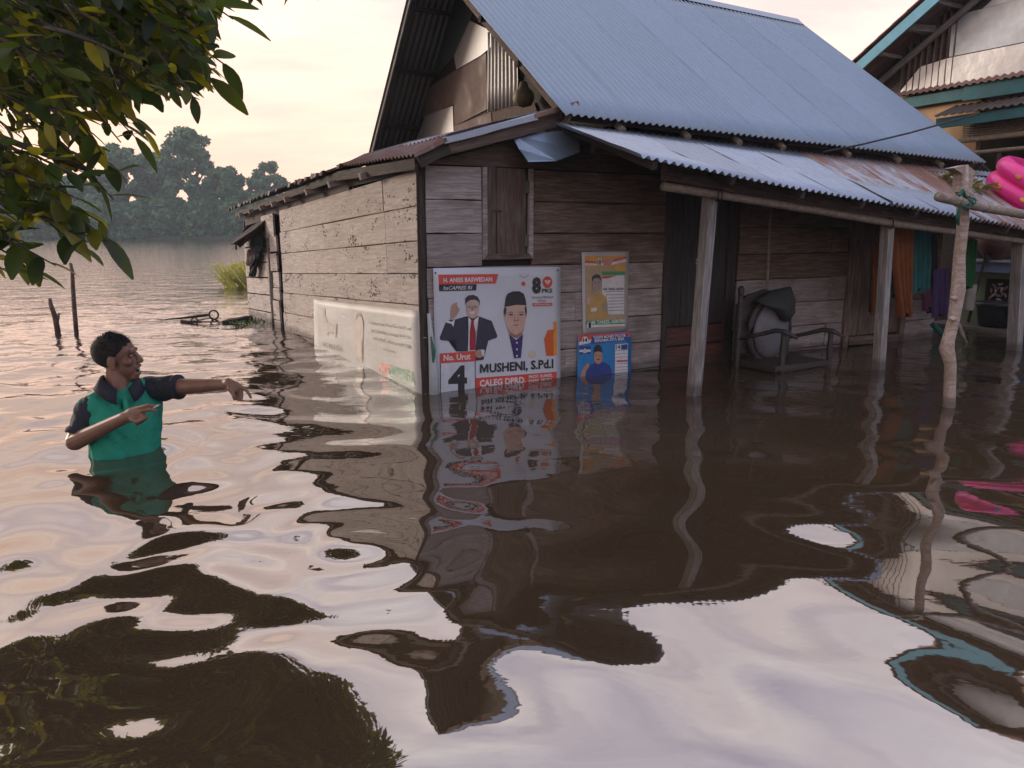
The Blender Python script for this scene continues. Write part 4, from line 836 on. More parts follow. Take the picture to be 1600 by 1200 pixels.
ngw = mk('gable_wall', prism([(3.2, 3.36), (-2.8, 3.40), (-.3, 5.55)], 'u', 9.02, 9.1), M_['wood_dark'], nb, HM)
for i in range(9): v0 = 2.05 - .1 * i; z1 = 4.05 + (2.2 - v0) * .7; board('gable_board', (9.0, v0, 3.45), (9.0, v0, min(z1, 4.7)), .02, .094, M_['wood_shutter'], ngw)
FOIL = MT('crumpled_foil'); FOIL.setp(Base_Color=(.62, .60, .58), Metallic=.4, Roughness=.5); FOIL.bump(FOIL.noise(FOIL.vec(), 5, 4, .5), .3, .04)
TIN = metal('streaked_tin', (.50, .54, .58), rust=.18, rough=.4, metallic=.5, dirt=.6, rust_cols=((.10, .12, .14), (.2, .22, .24)))
mk('foil_strip', prism([(2.08, 3.44), (-2.4, 3.46), (-2.4, 3.84), (1.32, 3.83), (1.75, 3.78)], 'u', 8.955, 8.975), FOIL.m, ngw, HM)
mk('tin_sheet', prism([(1.32, 3.845), (-2.4, 3.85), (-2.0, 4.45), (1.26, 4.40), (1.33, 4.3)], 'u', 8.96, 8.98), TIN, ngw, HM)
mk('tin_sheet', prism([(.9, 4.41), (-1.6, 4.45), (-.4, 5.3)], 'u', 8.962, 8.982), TIN, ngw, HM)
nr_ = mk('tile_roof', prism([(2.75, 3.70), (-.35, 5.62), (-.35, 5.72), (2.75, 3.80)], 'u', 8.5, 13.0), M_['rust_sheet'], nb, HM)
mk('tile_roof_front', prism([(-3.2, 3.70), (-.35, 5.62), (-.35, 5.72), (-3.2, 3.80)], 'u', 8.5, 13.0), M_['rust_sheet'], nb, HM)
TL = plain('clay_tile', (.20, .085, .065), .8, .35, 6, .3)
for i in range(14):
    t0 = i / 14; a = (2.8 - 3.1 * t0, 3.78 + 1.92 * t0); b = (2.8 - 3.1 * (t0 + .085), 3.78 + 1.92 * (t0 + .085)); mk('tile_course', prism([(a[0], a[1] + .03), (a[0] + .03, a[1] - .01), (b[0], b[1]), (b[0], b[1] + .022)], 'u', 8.42, 9.6), TL, nr_, HM)
board('bargeboard', (8.42, 2.72, 3.66), (8.42, -.35, 5.56), .03, .16, BLUP, nr_)
board('rake_beam', (8.93, 2.55, 3.56), (8.93, -.35, 5.36), .05, .09, M_['wood_post'], nr_)
for i in range(7):
    t0 = .06 + i * .14; board('purlin_end', (8.45, 2.72 - 3.07 * t0, 3.60 + 1.9 * t0), (9.0, 2.72 - 3.07 * t0, 3.60 + 1.9 * t0), .05, .05, M_['wood_post'], nr_)
board('beam_end', (8.45, 1.76, 4.28), (9.0, 1.60, 4.28), .10, .10, M_['wood_post'], nr_)
# things on the neighbour's veranda
tub = thing('black_tub', W(8.7, .05, .02), 'big black plastic tub on the concrete terrace below the green wall', 'tub')
mk('tub_body', lathe([(.20, 0), (.22, .02), (.27, .30), (.29, .31), (.29, .33), (.25, .33), (.23, .05)], 22, (8.7, .05, .03)), plain('black_plastic', (.018, .02, .02), .45), tub, HM, True)
mk('tub_rim', lathe([(.275, .29), (.305, .30), (.305, .335), (.27, .335)], 22, (8.7, .05, .03)), plain('black_plastic_rim', (.022, .024, .024), .4), tub, HM, True)
tag(mk('clay_basin', lathe([(.10, 0), (.13, .02), (.24, .16), (.27, .30), (.26, .31), (.22, .16), (.08, .05)], 20, (8.95, .31, .94)), plain('red_clay', (.10, .035, .028), .6), None, HM, True), 'round dark red basin standing on the pale blue ledge', 'basin')
tag(mk('blue_drum', lathe([(.17, 0), (.18, .02), (.18, .34), (.17, .36)], 18, (8.55, -.52, .02)), plain('blue_plastic', (.02, .13, .36), .4), None, HM, True), 'blue plastic drum on the terrace past the last porch post', 'drum')
mk('veranda_post', tube([W(8.80, .33, .9), W(8.78, .33, 2.4)], .03 * S, 8), M_['wood_dark'], nb)
tag(mk('broom_handle', tube([W(8.62, .40, .05), W(8.80, .36, 1.02)], .02 * S, 8), M_['wood_dark']), 'dark wooden stick leaning on the ledge beside the black tub', 'stick')

# ================================================================== the wading man
def remesh(vf, voxel, smooth_it=6):
    m = bpy.data.meshes.new('t'); m.from_pydata([tuple(map(float, q)) for q in vf[0]], [], vf[1]); m.update()
    bm = bmesh.new(); bm.from_mesh(m); bmesh.ops.recalc_face_normals(bm, faces=bm.faces); bm.to_mesh(m); bm.free()
    o = bpy.data.objects.new('t', m); SC.collection.objects.link(o)
    r = o.modifiers.new('r', 'REMESH'); r.mode = 'VOXEL'; r.voxel_size = voxel; r.use_smooth_shade = True
    q = o.modifiers.new('s', 'SMOOTH'); q.iterations = smooth_it; q.factor = .5
    dg = bpy.context.evaluated_depsgraph_get(); out = bpy.data.meshes.new_from_object(o.evaluated_get(dg)); bpy.data.objects.remove(o); bpy.data.meshes.remove(m); return out
def mkmesh(name, me_, mat, parent):
    me_.name = name; me_.materials.clear(); me_.materials.append(mat); me_.polygons.foreach_set('use_smooth', [True] * len(me_.polygons)); return put(bpy.data.objects.new(name, me_), Matrix(), parent)
def cap(p, r0, q, r1, n=5, ns=12, fl=None):
    p, q = Vector(p), Vector(q); d = (q - p).normalized(); pts = []; rad = []
    for a in (-90, -60, -30): pts.append(p + d * r0 * math.sin(R(a))); rad.append(max(1e-4, r0 * math.cos(R(a))))
    for i in range(n + 1): pts.append(p.lerp(q, i / n)); rad.append(r0 + (r1 - r0) * i / n)
    for a in (30, 60, 90): pts.append(q + d * r1 * math.sin(R(a))); rad.append(max(1e-4, r1 * math.cos(R(a))))
    return tube(pts, rad, ns, flat=fl)
def loft(rings, ns=20):
    """rings: (centre, half width, half depth, yaw)"""
    V = []; Fc = []
    for c, a, b, yw in rings:
        for k in range(ns):
            t = 2 * math.pi * k / ns; e = .85
            x, y = a * math.copysign(abs(math.cos(t)) ** e, math.cos(t)), b * math.copysign(abs(math.sin(t)) ** e, math.sin(t))
            V.append((c[0] + x * math.cos(yw) - y * math.sin(yw), c[1] + x * math.sin(yw) + y * math.cos(yw), c[2]))
    for i in range(len(rings) - 1):
        for k in range(ns): a = i * ns + k; b = i * ns + (k + 1) % ns; Fc.append((a, b, b + ns, a + ns))
    Fc += [tuple(range(ns - 1, -1, -1)), tuple((len(rings) - 1) * ns + k for k in range(ns))]
    return V, Fc
MY = man0[1]
def mp(x, y, dy=0.0): return Vector(onY(x, y, MY + dy))
man = thing('person', (man0[0], man0[1], GZ), 'man in green and navy polo shirt wading waist deep, pointing and holding a cigarette', 'person')
SKM = MT('man_skin'); n_ = SKM.noise(SKM.vec(), 14, 4, .6); SKM.setp(Base_Color=SKM.mix(SKM.rng(n_, .3, .7, 0, 1), (.17, .085, .055), (.23, .12, .082)), Roughness=.45); SKM.p.inputs['Subsurface Weight'].default_value = .1; SKM.p.inputs['Subsurface Radius'].default_value = (.02, .008, .005)
YAW = R(38)      # chest turned towards the house
neck = mp(187, 606, .03); rsh = mp(140, 638, -.05); lsh = mp(236, 608, .13)
rel = mp(117, 690, -.13); rwr = mp(196, 652, -.24); lel = mp(288, 604, .10); lwr = mp(350, 601, .02)
cw = mp(197, 705, .0); cw.z = 0
hc = mp(184, 560, .04)     # head centre
parts = []
chest = (rsh + lsh) / 2
tors = [((cw.x, cw.y, -.16), .165, .115, YAW), ((cw.x, cw.y, .0), .160, .115, YAW), ((cw.x * .7 + chest.x * .3, cw.y * .7 + chest.y * .3, .09), .168, .118, YAW), ((chest.x * .7 + cw.x * .3, chest.y * .7 + cw.y * .3, .17), .178, .118, YAW), ((chest.x, chest.y, chest.z - .035), .175, .105, YAW), ((neck.x * .5 + chest.x * .5, neck.y * .5 + chest.y * .5, chest.z + .02), .12, .08, YAW), ((neck.x, neck.y, chest.z + .055), .06, .06, YAW)]
def shrink(rings, k): return [(c, a - k, b - k, w) for c, a, b, w in rings]
body = [loft(shrink(tors, .012))]
body += [cap(rsh, .05, rel, .043), cap(rel, .044, rwr, .029), cap(lsh, .05, lel, .042), cap(lel, .042, lwr, .028)]
body += [cap(neck - Vector((0, 0, .03)), .062, hc + Vector((-.012, 0, -.06)), .056)]
# head frame: x forward (towards the house), y his left, z up
fx = Vector((.93, .12, .10)).normalized(); fz = Vector((-.10, -.05, 1)).normalized(); fy = fz.cross(fx).normalized(); fz = fx.cross(fy)
HD = Matrix((fx, fy, fz)).transposed().to_4x4(); HD.translation = hc
H3 = HD.to_3x3()
def hp(x, y, z): return HD @ Vector((x, y, z))
def he(c, r): return ell(hp(*c), r, 16, 12, H3)
body += [he((-.012, 0, .036), (.098, .076, .086)), he((.028, 0, -.038), (.062, .058, .076)), he((.052, 0, -.098), (.03, .032, .022)), he((.0, 0, -.075), (.06, .052, .05)),
         cap(hp(.084, 0, .022), .009, hp(.104, 0, -.022), .015), cap(hp(.078, -.034, .032), .013, hp(.078, .034, .032), .013), cap(hp(.096, -.012, -.024), .009, hp(.096, .012, -.024), .009),
         he((.055, -.042, -.018), (.028, .022, .022)), he((.055, .042, -.018), (.028, .022, .022)), cap(hp(.084, -.018, -.050), .009, hp(.090, .016, -.049), .009), cap(hp(.074, -.017, -.086), .010, hp(.080, .016, -.087), .010),
         he((-.006, -.077, -.008), (.020, .010, .034)), he((-.006, .077, -.008), (.020, .010, .034)), he((-.002, -.080, -.034), (.010, .009, .012))]
def finger(chain, r0, r1):
    out = []; n = len(chain) - 1
    for i in range(n): out.append(cap(chain[i], r0 + (r1 - r0) * i / n, chain[i + 1], r0 + (r1 - r0) * (i + 1) / n, 2, 8))
    return out
# right hand: palm towards the chest, fingers reaching along, cigarette between first two
rp = mp(216, 646, -.25); body += [cap(rwr, .029, mp(206, 649, -.245), .033, fl=.8), cap(mp(206, 648, -.245), .034, rp, .036, fl=.72)]
for a, b, c, r_ in (((222, 636), (232, 633), (243, 635), .0105), ((224, 641), (234, 640), (243, 642), .011), ((222, 650), (229, 652), (226, 656), .0105), ((218, 655), (223, 658), (219, 661), .0095)):
    body += finger([mp(214, b[1] + 5, -.255), mp(*a, -.265), mp(*b, -.275), mp(*c, -.27)], r_, r_ * .75)
body += finger([mp(206, 655, -.27), mp(215, 659, -.285), mp(224, 655, -.29)], .013, .0095)
# left hand pointing, wrist dropped
lp = mp(368, 606, -.01); body += [cap(lwr, .028, mp(358, 600, .0), .031, fl=.8), cap(mp(357, 601, .0), .031, lp, .034, fl=.7)]
for ch_, r_ in (([(366, 600), (380, 606), (387, 612), (392, 621)], .010), ([(368, 606), (377, 612), (378, 619), (377, 625)], .0102), ([(366, 609), (373, 615), (374, 621), (372, 625)], .0098), ([(363, 610), (369, 617), (369, 622), (366, 624)], .009)):
    body += finger([mp(x, y, -.01 - .008 * i) for i, (x, y) in enumerate(ch_)], r_, r_ * .72)
body += finger([mp(358, 607, -.03), mp(364, 615, -.045), mp(366, 622, -.05)], .012, .009)
pel = Vector((cw.x, cw.y, -.16))
for sgn in (-1, 1):
    hip = pel + Vector((.085 * sgn * math.cos(YAW), .085 * sgn * math.sin(YAW), -.03)); body += [cap(hip, .078, hip + Vector((.0, .02, -.38)), .055), cap(hip + Vector((0, .02, -.38)), .055, hip + Vector((0, .05, -.76)), .036), cap(hip + Vector((0, .05, -.775)), .034, hip + Vector((.08, -.06, -.80)), .028)]
mkmesh('body', remesh(join(*body), .0042, 3), SKM.m, man)
# shirt: green body, navy sleeves and collar
GS = plain('green_polo', (.006, .27, .175), .75, .25, 9, 1.0); NV = plain('navy_polo', (.010, .013, .024), .8, .2, 9, .35)
shirt = mkmesh('shirt', remesh(join(loft(shrink(tors, -.006)), cap(neck + Vector((-.02, 0, -.03)), .066, rsh + Vector((.0, 0, .005)), .056), cap(neck + Vector((.02, .01, -.03)), .066, lsh + Vector((-.01, 0, .005)), .058), cap(rsh + Vector((.03, 0, -.005)), .072, rsh + Vector((.05, .02, -.06)), .075), cap(lsh + Vector((-.04, -.02, -.01)), .074, lsh + Vector((-.06, -.02, -.06)), .08)), .006, 8), GS, man)
from mathutils import noise as mn
def folds(o, amp, f, sq):
    m = o.data
    for v in m.vertices:
        p = v.co; q = Vector((p.x * f + p.z * f * .6, p.y * f, p.z * f * sq)); v.co = p + v.normal * amp * (mn.noise(q) + .5 * mn.noise(q * 2.1) - .25 * abs(mn.noise(q * 3.7)))
    m.update()
folds(shirt, .013, 11, .45)
def sleeve(a, b, t, r0, r1):
    e = a.lerp(b, t); return join(cap(a, r0, a.lerp(b, t * .6), (r0 + r1) / 2, 4, 16), tube([a.lerp(b, t * .4), a.lerp(b, t * .8), e], [r1 * 1.0, r1 * 1.02, r1 * 1.0], 16))
_s1 = mkmesh('sleeve', remesh(sleeve(rsh + Vector((.005, 0, 0)), rel, .80, .066, .056), .006, 4), NV, man)
_s2 = mkmesh('sleeve', remesh(sleeve(lsh + Vector((-.01, 0, 0)), lel, .86, .070, .060), .006, 4), NV, man)
folds(_s1, .010, 16, .6); folds(_s2, .010, 16, .9)
for a, b, t, r_ in ((rsh, rel, .80, .057), (lsh, lel, .86, .061)):
    e = a.lerp(b, t); d = (b - a).normalized(); mk('cuff', tube([e - d * .025, e - d * .012, e + d * .004], [r_, r_ * 1.06, r_ * 1.03], 18), NV, man, smooth=True)
col = []
yv = Vector((math.sin(YAW), -math.cos(YAW), 0)); xv = Vector((math.cos(YAW), math.sin(YAW), 0)); nb0 = neck + Vector((.002, -.004, .018))
cv = []; cf = []; n = 26
for i in range(n + 1):
    t = R(-158 + 316 * i / n) ; d = (-yv * math.cos(t) + xv * math.sin(t)); drop = .055 * max(0, -math.cos(t)) ** 1.5
    cv += [tuple(nb0 + d * .068 + Vector((0, 0, .036 - drop))), tuple(nb0 + d * .080 + Vector((0, 0, .046 - drop))), tuple(nb0 + d * .118 + Vector((0, 0, -.014 - drop * 1.1))), tuple(nb0 + d * .108 + Vector((0, 0, -.024 - drop * 1.1)))]
for i in range(n):
    for k in range(4): a = i * 4 + k; b = i * 4 + (k + 1) % 4; cf.append((a, a + 4, b + 4, b))
cf += [(0, 1, 2, 3), (n * 4 + 3, n * 4 + 2, n * 4 + 1, n * 4)]
mk('collar', (cv, cf), NV, shirt, smooth=True)
mk('placket', tube([nb0 + yv * .088 + Vector((0, 0, -.055)), nb0 + yv * .118 + Vector((.0, 0, -.10)), nb0 + yv * .128 + Vector((0, 0, -.16))], [.012, .012, .010], 8, flat=1.0), GS, shirt, smooth=True)
tr_ = []
for sgn in (-1, 1):
    hip = pel + Vector((.085 * sgn * math.cos(YAW), .085 * sgn * math.sin(YAW), -.03)); tr_.append(cap(hip, .092, hip + Vector((.0, .02, -.40)), .075))
tr_.append(loft([((pel.x, pel.y, -.30), .16, .115, YAW), ((pel.x, pel.y, -.12), .172, .125, YAW), ((pel.x, pel.y, -.06), .168, .122, YAW)]))
mkmesh('trousers', remesh(join(*tr_), .009, 5), NV, man)
# hair cap
HRM = plain('black_hair', (.016, .014, .014), .85, .6, 90, 1.0)
hv = []; hf = []; nu_, nv_ = 36, 18
for i in range(nv_ + 1):
    p_ = math.pi * .86 * i / nv_
    for k in range(nu_):
        t = 2 * math.pi * k / nu_; c, s_ = math.cos(t), math.sin(t)
        lim = .79 - .43 * max(0, c) ** .45 + .014 * math.sin(k * 2.7) + .01 * math.sin(k * 7.1) + (.04 if abs(s_) > .85 else 0)      # hairline high over the forehead, low at the nape
        q = min(p_, math.pi * lim); j = (1 + .012 * math.sin(k * 5.1 + i * 3.3)) * (1 - .05 * max(0, min(1, (q - math.pi * (lim - .16)) / (math.pi * .16))))
        hv.append(tuple(hp(-.013 + .1025 * j * math.sin(q) * c, .0795 * j * math.sin(q) * s_, .037 + .0915 * j * math.cos(q))))
for i in range(nv_):
    for k in range(nu_): a = i * nu_ + k; b = i * nu_ + (k + 1) % nu_; hf.append((a, a + nu_, b + nu_, b))
mk('hair', (hv, hf), HRM, man, smooth=True)
tf = []
rr = random.Random(4); 
for i in range(900):   # short tufts
    t, p_ = rr.uniform(0, 6.28), math.acos(rr.uniform(-.6, 1)) ; c = math.cos(t)
    if p_ > math.pi * (.79 - .425 * max(0, c) ** .45): continue
    b_ = Vector((-.014 + .102 * math.sin(p_) * c, .079 * math.sin(p_) * math.sin(t), .038 + .092 * math.cos(p_))); nrm = Vector((b_.x + .014, b_.y, b_.z - .038)).normalized(); tip = b_ + nrm * rr.uniform(.006, .013) + Vector((.006, 0, .002)); sd2 = nrm.cross(Vector((0, 0, 1))).normalized() * .004
    tf.append(([tuple(HD @ (b_ + sd2)), tuple(HD @ (b_ - sd2)), tuple(HD @ tip)], [(0, 1, 2)]))
tag(mk('hair_tufts', join(*tf), HRM, man), kind='stuff')
for sy in (-1, 1):
    e_ = mk('eye', ell(hp(.078, sy * .032, .010), (.009, .011, .006), 10, 8, H3), plain('eye_white', (.28, .22, .19), .3), man, smooth=True); mk('pupil', ell(hp(.0855, sy * .031, .010), (.003, .005, .005), 8, 6, H3), plain('pupil', (.01, .008, .008), .2), e_, smooth=True)
    mk('eyebrow', cap(hp(.086, sy * .016, .034), .004, hp(.078, sy * .048, .036), .003, 3, 6), HRM, man, smooth=True)
mk('mouth', ell(hp(.078, -.002, -.068), (.014, .020, .010), 12, 8, H3), plain('mouth_inside', (.03, .008, .008), .5), man, smooth=True)
mk('teeth', ell(hp(.086, -.001, -.061), (.006, .016, .0035), 10, 6, H3), plain('teeth', (.6, .57, .5), .3), man, smooth=True)
cg = thing('cigarette', mp(240, 637, -.27), 'white cigarette held between the fingers of the wading man', 'cigarette')
mk('paper_tube', tube([mp(238, 638, -.272), mp(248, 633, -.28)], .0038, 8), plain('cigarette_paper', (.75, .74, .7), .6), cg); mk('ash_tip', tube([mp(248, 633, -.28), mp(250, 632, -.282)], [.0038, .003], 8), plain('ash', (.25, .24, .23), .9), cg)

# ================================================================== sticks and debris in the water
def stake(name, pts, r, label):
    a = onz(*pts[0]); P = [Vector(onY(x, y, a[1])) for x, y in pts]; P = [Vector((P[0].x, P[0].y, GZ))] + P
    return tag(mk(name, tube(P, [r] * 2 + list(np.linspace(r, r * .7, len(P) - 2)), 8), M_['wood_shutter'], smooth=True), label, 'stake')
t_ = thing('forked_stake', (*onz(90, 516)[:2], GZ), 'short forked stake sticking out of the water behind the man', 'stake', )
a = onz(90, 516); P = [Vector((a[0], a[1], GZ))] + [Vector(onY(x, y, a[1])) for x, y in ((90, 516), (86, 495), (79, 475), (78, 466))]
mk('stem', tube(P, [.026, .03, .028, .022, .016], 8), M_['wood_shutter'], t_, smooth=True); mk('fork', tube([Vector(onY(x, y, a[1])) for x, y in ((88, 508), (91, 497), (92, 489))], [.018, .015, .01], 8), M_['wood_shutter'], t_, smooth=True)
stake('thin_stake', [(119, 516), (116, 480), (114, 450), (113, 424), (110, 411)], .024, 'tall thin bent stake sticking out of the open water')
fl_ = thing('floating_branch', onz(300, 497), 'floating dark branch with a ring at its end on the open water', 'branch')
mk('stick', tube([Vector(onz(x, y, .03)) for x, y in ((258, 499), (285, 497), (310, 494), (326, 492))], [.006, .012, .018, .018], 8), M_['wood_dark'], fl_, smooth=True)
c_ = Vector(onz(334, 492, .06)); mk('ring', tube([c_ + Vector((.055 * math.cos(t), 0, .055 * math.sin(t))) for t in np.linspace(0, 6.4, 18)], .011, 6), M_['wood_dark'], fl_, smooth=True)
fl2 = thing('floating_twig', onz(300, 503), 'small looped twig floating in front of the dark branch', 'twig')
mk('twig', tube([Vector(onz(x, y, .01)) for x, y in ((284, 503), (296, 503.5), (312, 503), (350, 503))], [.03, .02, .01, .006], 6), M_['wood_dark'], fl2); c_ = Vector(onz(304, 502, .03)); mk('loop', tube([c_ + Vector((.04 * math.cos(t), 0, .04 * math.sin(t))) for t in np.linspace(0, 6.4, 12)], .008, 6), M_['wood_dark'], fl2)
pl = Vector(onz(372, 500, .03)); tag(mk('floating_plank', flip(rough_box(.34, .12, .05, 4, .01)), M_['wood_dark'], None, Matrix.Translation(pl) @ Matrix.Rotation(R(25), 4, 'Z') @ Matrix.Rotation(R(-8), 4, 'Y')), 'dark plank end floating beside the gap in the side wall', 'plank')
gm = leafmat('weed_leaf', [(.03, .08, .04), (.05, .12, .05), (.02, .06, .04)], .2)
gl_ = []
for i in range(260):
    q = Vector(onz(random.gauss(385, 14), random.gauss(504, 2.0), .01)); d = Vector((random.uniform(-1, 1), random.uniform(-1, 1), random.uniform(.0, .7))).normalized() * random.uniform(.03, .08); w_ = d.cross(Vector((0, 0, 1))).normalized() * .014
    gl_.append(([tuple(q - w_), tuple(q + w_), tuple(q + d)], [(0, 1, 2)]))
tag(mk('floating_weed', join(*gl_), gm), 'patch of floating green weed at the foot of the side wall', 'weed', kind='stuff')
grm = leafmat('grass_blade', [(.42, .40, .07), (.55, .50, .14), (.30, .33, .06)], .4, (.6, .55, .1)); gg = []
g0 = onz(362, 447)
for i in range(240):
    b_ = Vector((g0[0] + random.gauss(.5, .22), g0[1] + random.gauss(0, .3), -.02)); hgt = random.uniform(.16, .5); dr = random.uniform(-1.5, .2); q1 = b_ + Vector((dr * .25, random.uniform(-.1, .1), hgt)); q2 = q1 + Vector((dr * .5, random.uniform(-.1, .1), -hgt * random.uniform(-.1, .45))); w_ = Vector((.011, .011, 0))
    gg.append(([tuple(b_ - w_), tuple(b_ + w_), tuple(q1 + w_), tuple(q1 - w_), tuple(q2)], [(0, 1, 2, 3), (3, 2, 4)]))
tag(mk('grass_clump', join(*gg), grm), 'yellow green clump of reeds at the far corner of the house', 'grass', kind='stuff')
# cloths hanging at the dark gap of the side wall
def sidecloth(px, u, col, label, sd):
    rows = [(onu(xl, y, u)[1], onu(xr, y, u)[1], u, onu((xl + xr) / 2, y, u)[2]) for xl, xr, y in px]; V = []; Fc = []; nr, nu2 = 14, 8
    for j in range(nr + 1):
        t = j / nr * (len(rows) - 1); a = min(int(t), len(rows) - 2); f_ = t - a; q = [rows[a][k] * (1 - f_) + rows[a + 1][k] * f_ for k in range(4)]
        for i in range(nu2 + 1): V.append((q[2] + .04 * math.sin(i * 1.7 + sd + j * .2), q[0] + (q[1] - q[0]) * i / nu2, q[3]))
    for j in range(nr):
        for i in range(nu2): a = j * (nu2 + 1) + i; Fc.append((a, a + nu2 + 1, a + nu2 + 2, a + 1))
    tag(mk('hanging_cloth', (V, Fc), fab('side_cloth_%d' % sd, col), None, HM, True), label, 'cloth', 'cloths at the side doorway')
sidecloth([(392, 405, 368), (390, 406, 385), (396, 404, 395)], -.14, (.03, .07, .07), 'dark green cloth hanging at the side doorway', 31)
sidecloth([(388, 398, 390), (386, 398, 405), (388, 396, 416)], -.12, (.10, .03, .05), 'maroon cloth hanging below the green one at the side doorway', 32)
sidecloth([(394, 404, 395), (393, 401, 415), (392, 397, 432)], -.10, (.02, .03, .035), 'black cloth strip hanging at the side doorway', 33)

# ================================================================== far bank and trees
bk = mk('far_bank', ([(x, y + 6 * math.sin(x * .05), z) for y, z in ((105.5, -.6), (108, .3), (114, 1.0), (165, 2)) for x in np.linspace(-170, 60, 40)], [(r_ * 40 + i, r_ * 40 + i + 1, (r_ + 1) * 40 + i + 1, (r_ + 1) * 40 + i) for r_ in range(3) for i in range(39)]), plain('bank_earth', (.025, .035, .018), .9, .4, .5), smooth=True); tag(bk, kind='structure')
FT = leafmat('far_leaf', [(.028, .085, .045), (.06, .16, .06), (.10, .22, .07), (.04, .11, .05)], .15, (.14, .22, .05)); FBK = M_['wood_dark']
def fartree(px, top, wpx, dist, label, seed, base=372, openc=0.0, kind='broad'):
    r = np.random.default_rng(seed); x = (px - 800) / FPX * dist / 1.0198 * 1.04; k = dist / FPX; hgt = (base - top) * k * 1.02; w_ = wpx * k
    root = thing('bank_tree' if kind != 'bush' else 'bank_bush', (x, dist, .4), label, 'tree' if kind != 'bush' else 'bush', 'trees on the far bank')
    lean = r.uniform(-.6, .6)
    V, Fc = tube([(x, dist, -.3), (x + lean * .3, dist, hgt * .45), (x + lean, dist, hgt * .85)], [.35, .28, .1], 7)
    for i in range(6):
        a = r.uniform(0, 6.28); z0 = hgt * r.uniform(.3, .6); V2, F2 = tube([(x + lean * .3, dist, z0), (x + math.cos(a) * w_ * .2, dist + math.sin(a) * w_ * .2, z0 + hgt * .18), (x + math.cos(a) * w_ * .3, dist + math.sin(a) * w_ * .3, z0 + hgt * .22)], [.16, .11, .05], 5); V, Fc = join((V, Fc), (V2, F2))
    mk('trunk', (V, Fc), FBK, root)
    ncl = int(46 + w_ * 7); cs = []
    for i in range(ncl):
        t = r.uniform(.0 if kind == 'bush' else .12, 1) ; env = math.sqrt(max(.08, 1 - (max(0, t - .55) / .47) ** 2)) * r.uniform(.85, 1.08)
        a = r.uniform(0, 6.28); q = math.sqrt(r.uniform(.15, 1)) * env * .5 * w_; cs.append((x + q * math.cos(a), dist + q * math.sin(a) * .8, max(.5, hgt * t * .90), r.uniform(.5, 1.1) * (.4 + .08 * w_)))
    nq = int(ncl * 150 * (1 - .45 * openc)); ci = r.integers(0, ncl, nq); C_ = np.array([c[:3] for c in cs])[ci]; rad = np.array([c[3] for c in cs])[ci]
    dirv = r.normal(size=(nq, 3)); dirv /= np.linalg.norm(dirv, axis=1)[:, None]; P_ = C_ + dirv * (rad * r.uniform(.55, 1.0, nq))[:, None] * np.array([1, 1, .75]); P_[:, 2] = np.maximum(P_[:, 2], .05)
    e1 = r.normal(size=(nq, 3)); e1 /= np.linalg.norm(e1, axis=1)[:, None]; e2 = np.cross(e1, dirv + .3 * r.normal(size=(nq, 3))); e2 /= np.linalg.norm(e2, axis=1)[:, None] + 1e-6
    sz = r.uniform(.2, .46, nq)[:, None]; Vq = np.stack([P_ - e1 * sz, P_ - e2 * sz * .55, P_ + e1 * sz, P_ + e2 * sz * .55], 1).reshape(-1, 3)
    mk('crown', (Vq.tolist(), [(4 * i, 4 * i + 1, 4 * i + 2, 4 * i + 3) for i in range(nq)]), FT, root)
LB = [(225, 226, 92, 108, 'rounded dense tree on the far bank, first big dome from the near tree'), (268, 240, 62, 110, 'dense tree filling the dip between the two big crowns on the far bank'), (322, 203, 100, 109, 'tallest tree on the far bank with a broad open crown'), (372, 262, 70, 107, 'mid height tree stepping down beside the tallest crown on the far bank'), (436, 256, 62, 122, 'small pale distant tree with a thin feathery top near the shack roof'),
      (150, 275, 90, 110, 'dark far bank tree half hidden behind the near leaves'), (75, 262, 95, 112, 'far bank tree mostly covered by the hanging leaves'), (-10, 270, 100, 110, 'far bank tree behind the densest part of the near leaves'), (-110, 255, 120, 112, 'broad far bank tree out beyond the near tree trunk'), (-240, 250, 140, 112, 'wide far bank tree upstream of all the others'), (405, 300, 70, 106, 'low rounded tree on the far bank next to the shack roof'), (500, 285, 90, 118, 'far bank tree hidden by the side lean-to roof')]
for i, (x, t, w_, d, lb) in enumerate(LB): fartree(x, t, w_, d, lb, 50 + i, openc=.5 if i in (2, 4) else 0)
for i, (x, t, w_) in enumerate(((190, 305, 70), (240, 318, 60), (285, 308, 66), (335, 315, 64), (378, 322, 60), (425, 325, 60), (470, 322, 60), (140, 318, 66), (85, 312, 66), (30, 310, 70), (-40, 312, 80), (-130, 308, 90), (-220, 308, 90), (-310, 300, 110))):
    fartree(x, t, w_, 104.5 + (i % 3) * .7, 'low leafy bush overhanging the water along the far bank', 90 + i, kind='bush')

# ================================================================== near tree hanging in from the side
LF = leafmat('near_leaf', [(.016, .036, .014), (.026, .058, .016), (.05, .10, .015), (.14, .15, .012), (.02, .045, .02)], .48, (.75, .66, .02))
nt_ = thing('overhanging_tree', (-3.9, 3.0, GZ), 'near broad leaved tree with backlit drooping leaves hanging over the water', 'tree')
BK = wood('tree_bark', (.05, .04, .032), (.11, .09, .07), stain=.3, rvar=.1)
mk('trunk', tube([(-3.9, 3.0, GZ), (-3.85, 3.05, 0), (-3.7, 3.1, 1.2), (-3.5, 3.1, 2.4), (-3.1, 3.2, 3.4)], [.17, .15, .125, .10, .06], 12), BK, nt_, smooth=True)
def leafgeo():
    n = 5; V = []; Fc = []
    for i in range(n + 1):
        t = i / n; w_ = .20 * math.sin(math.pi * min(1, t * .92 + .04)) ** .8 * (1.15 - .35 * t); z = -.10 * t * t; V += [(t, -w_, z + .05 * (w_ / .20)), (t, 0, z), (t, w_, z + .05 * (w_ / .20))]
    for i in range(n):
        a = i * 3; Fc += [(a, a + 3, a + 4, a + 1), (a + 1, a + 4, a + 5, a + 2)]
    return V, Fc
